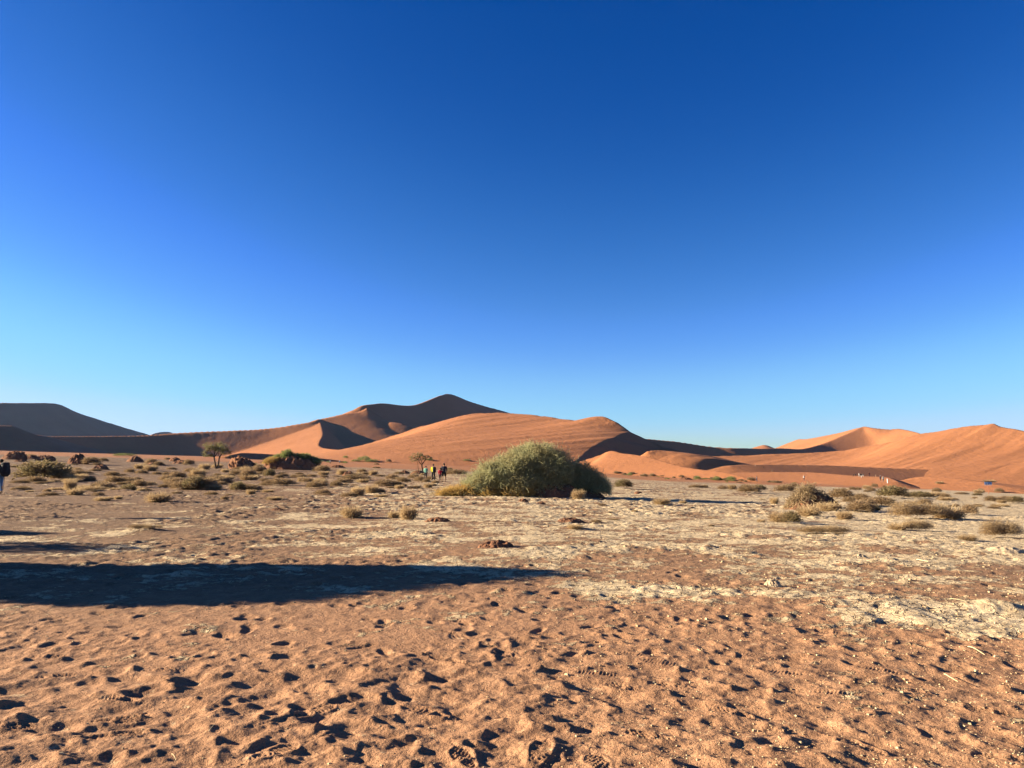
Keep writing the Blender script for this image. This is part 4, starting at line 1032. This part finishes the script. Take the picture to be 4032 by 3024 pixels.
backpack(p2, (.13, -.17, 1.17), 1.15, 'black backpack slung on the back of the yellow-jacketed walker')
person(1733, 1898, 54, R(10), 'child in a red jacket half hidden beside the man in shorts', (.45, .02, .04), (.05, .02, .03))
person(1748, 1898, 72, R(0), 'tall man in a dark navy jacket and black shorts, rightmost of the four walkers', NAVY, BLK, shorts=True, build=1.12, pose='walk')
p5 = person(-3, 1946, 134, R(78), 'walker in a black jacket and blue jeans cut by the left edge', BLK, (.08, .16, .30), pose='stand')
backpack(p5, (0, -.26, 1.22), 1.35, 'bulging black backpack on the walker at the left edge')
q = spot(13, 1944); k = q[1]/F
o = empty('trekking_pole', q); tag(o, 'black trekking pole beside the walker at the left edge', 'pole')
V, qd, t = tube([(-.05, 0, -.02), (.02, 0, 1.0)], [.010, .014], 6); raw_mesh('shaft', V, qd, cloth(BLK), smooth=True, parent=o)
V, qd, t = tube([(.018, 0, .98), (.03, 0, 1.12)], [.022, .022], 6); raw_mesh('grip', V, qd, cloth((.03, .03, .03)), smooth=True, parent=o)
WH = (.50, .48, .44)
for (px, py, h_, hd, lb, tp, lg, ht, ps) in [
 (2980,1898,23,90,'distant walker in slate blue, alone on the brown sand right of centre',(.08,.08,.11),(.04,.04,.06),None,'walk'),
 (3166,1894,22,0,'distant walker in a white top and dark skirt-like trousers, alone above the dead branches',WH,(.06,.03,.03),(.6,.55,.45),'walk'),
 (3360,1877,13,-90,'distant dark figure bending forward, left of the far group',(.03,.02,.02),(.03,.02,.02),None,'bend'),
 (3370,1877,13,0,'distant dark figure upright beside the bending one',(.03,.02,.02),(.03,.02,.02),None,'stand'),
 (3383,1878,16,0,'distant figure all in white, left in the far group',WH,WH,None,'walk'),
 (3388,1876,13,0,'distant dark figure between two white ones in the far group',BLK,BLK,None,'stand'),
 (3392,1883,19,0,'distant figure in white trousers and dark top, front of the far group',BLK,WH,None,'walk'),
 (3399,1879,16,0,'distant figure in black and white, right end of the far group',(.05,.05,.06),WH,None,'walk'),
 (3423,1878,19,0,'distant figure in dark maroon standing alone right of the far group',(.06,.015,.02),(.04,.015,.02),None,'stand'),
 (3467,1895,22,0,'distant hatted walker in a black top with pale stripe, left of the hatted pair',(.03,.03,.04),(.03,.03,.04),WH,'walk'),
 (3478,1898,22,0,'distant hatted walker in grey-blue, right of the hatted pair',(.20,.26,.28),(.06,.08,.10),WH,'walk'),
 (3449,1879,7,0,'tiny tan figure far behind the hatted pair',(.45,.30,.18),(.4,.25,.15),None,'stand'),
 (2974,1838,8,0,'tiny pale figure climbing the dune ridge, highest of three',(.5,.4,.3),(.3,.2,.15),None,'stand'),
 (3008,1845,7,0,'tiny dark figure climbing the dune ridge, middle of three',(.05,.03,.03),(.05,.03,.03),None,'stand'),
 (3040,1858,7,0,'tiny tan figure at the bottom of the dune ridge',(.45,.33,.2),(.35,.25,.16),None,'stand'),
 (1300,1827,9,0,'tiny figure in a white top at the dune foot, left one of two',WH,(.05,.05,.06),None,'stand'),
 (1337,1825,8,0,'tiny figure in pale blue at the dune foot, right one of two',(.4,.45,.55),(.05,.05,.06),None,'stand')]:
    person(px, py, h_, R(hd), lb, tp, lg, hat=ht, pose=ps, fingers=False)
build_skins()

# ================================================================== air
hz = boxm('haze', -2600, 3400, -60, 2900, -60, 160, None, None)
hm = bpy.data.materials.new('haze_air'); hm.use_nodes = True; hn = hm.node_tree; hn.nodes.clear()
pv = hn.nodes.new('ShaderNodeVolumePrincipled'); pv.inputs['Color'].default_value = (.30, .52, .95, 1); pv.inputs['Density'].default_value = 0.000024; pv.inputs['Anisotropy'].default_value = 0.2
ho = hn.nodes.new('ShaderNodeOutputMaterial'); hn.links.new(pv.outputs[0], ho.inputs['Volume'])
hz.data.materials.clear(); hz.data.materials.append(hm); tag(hz, 'thin blue morning haze filling the air over the plain and dunes', 'haze', kind='stuff')
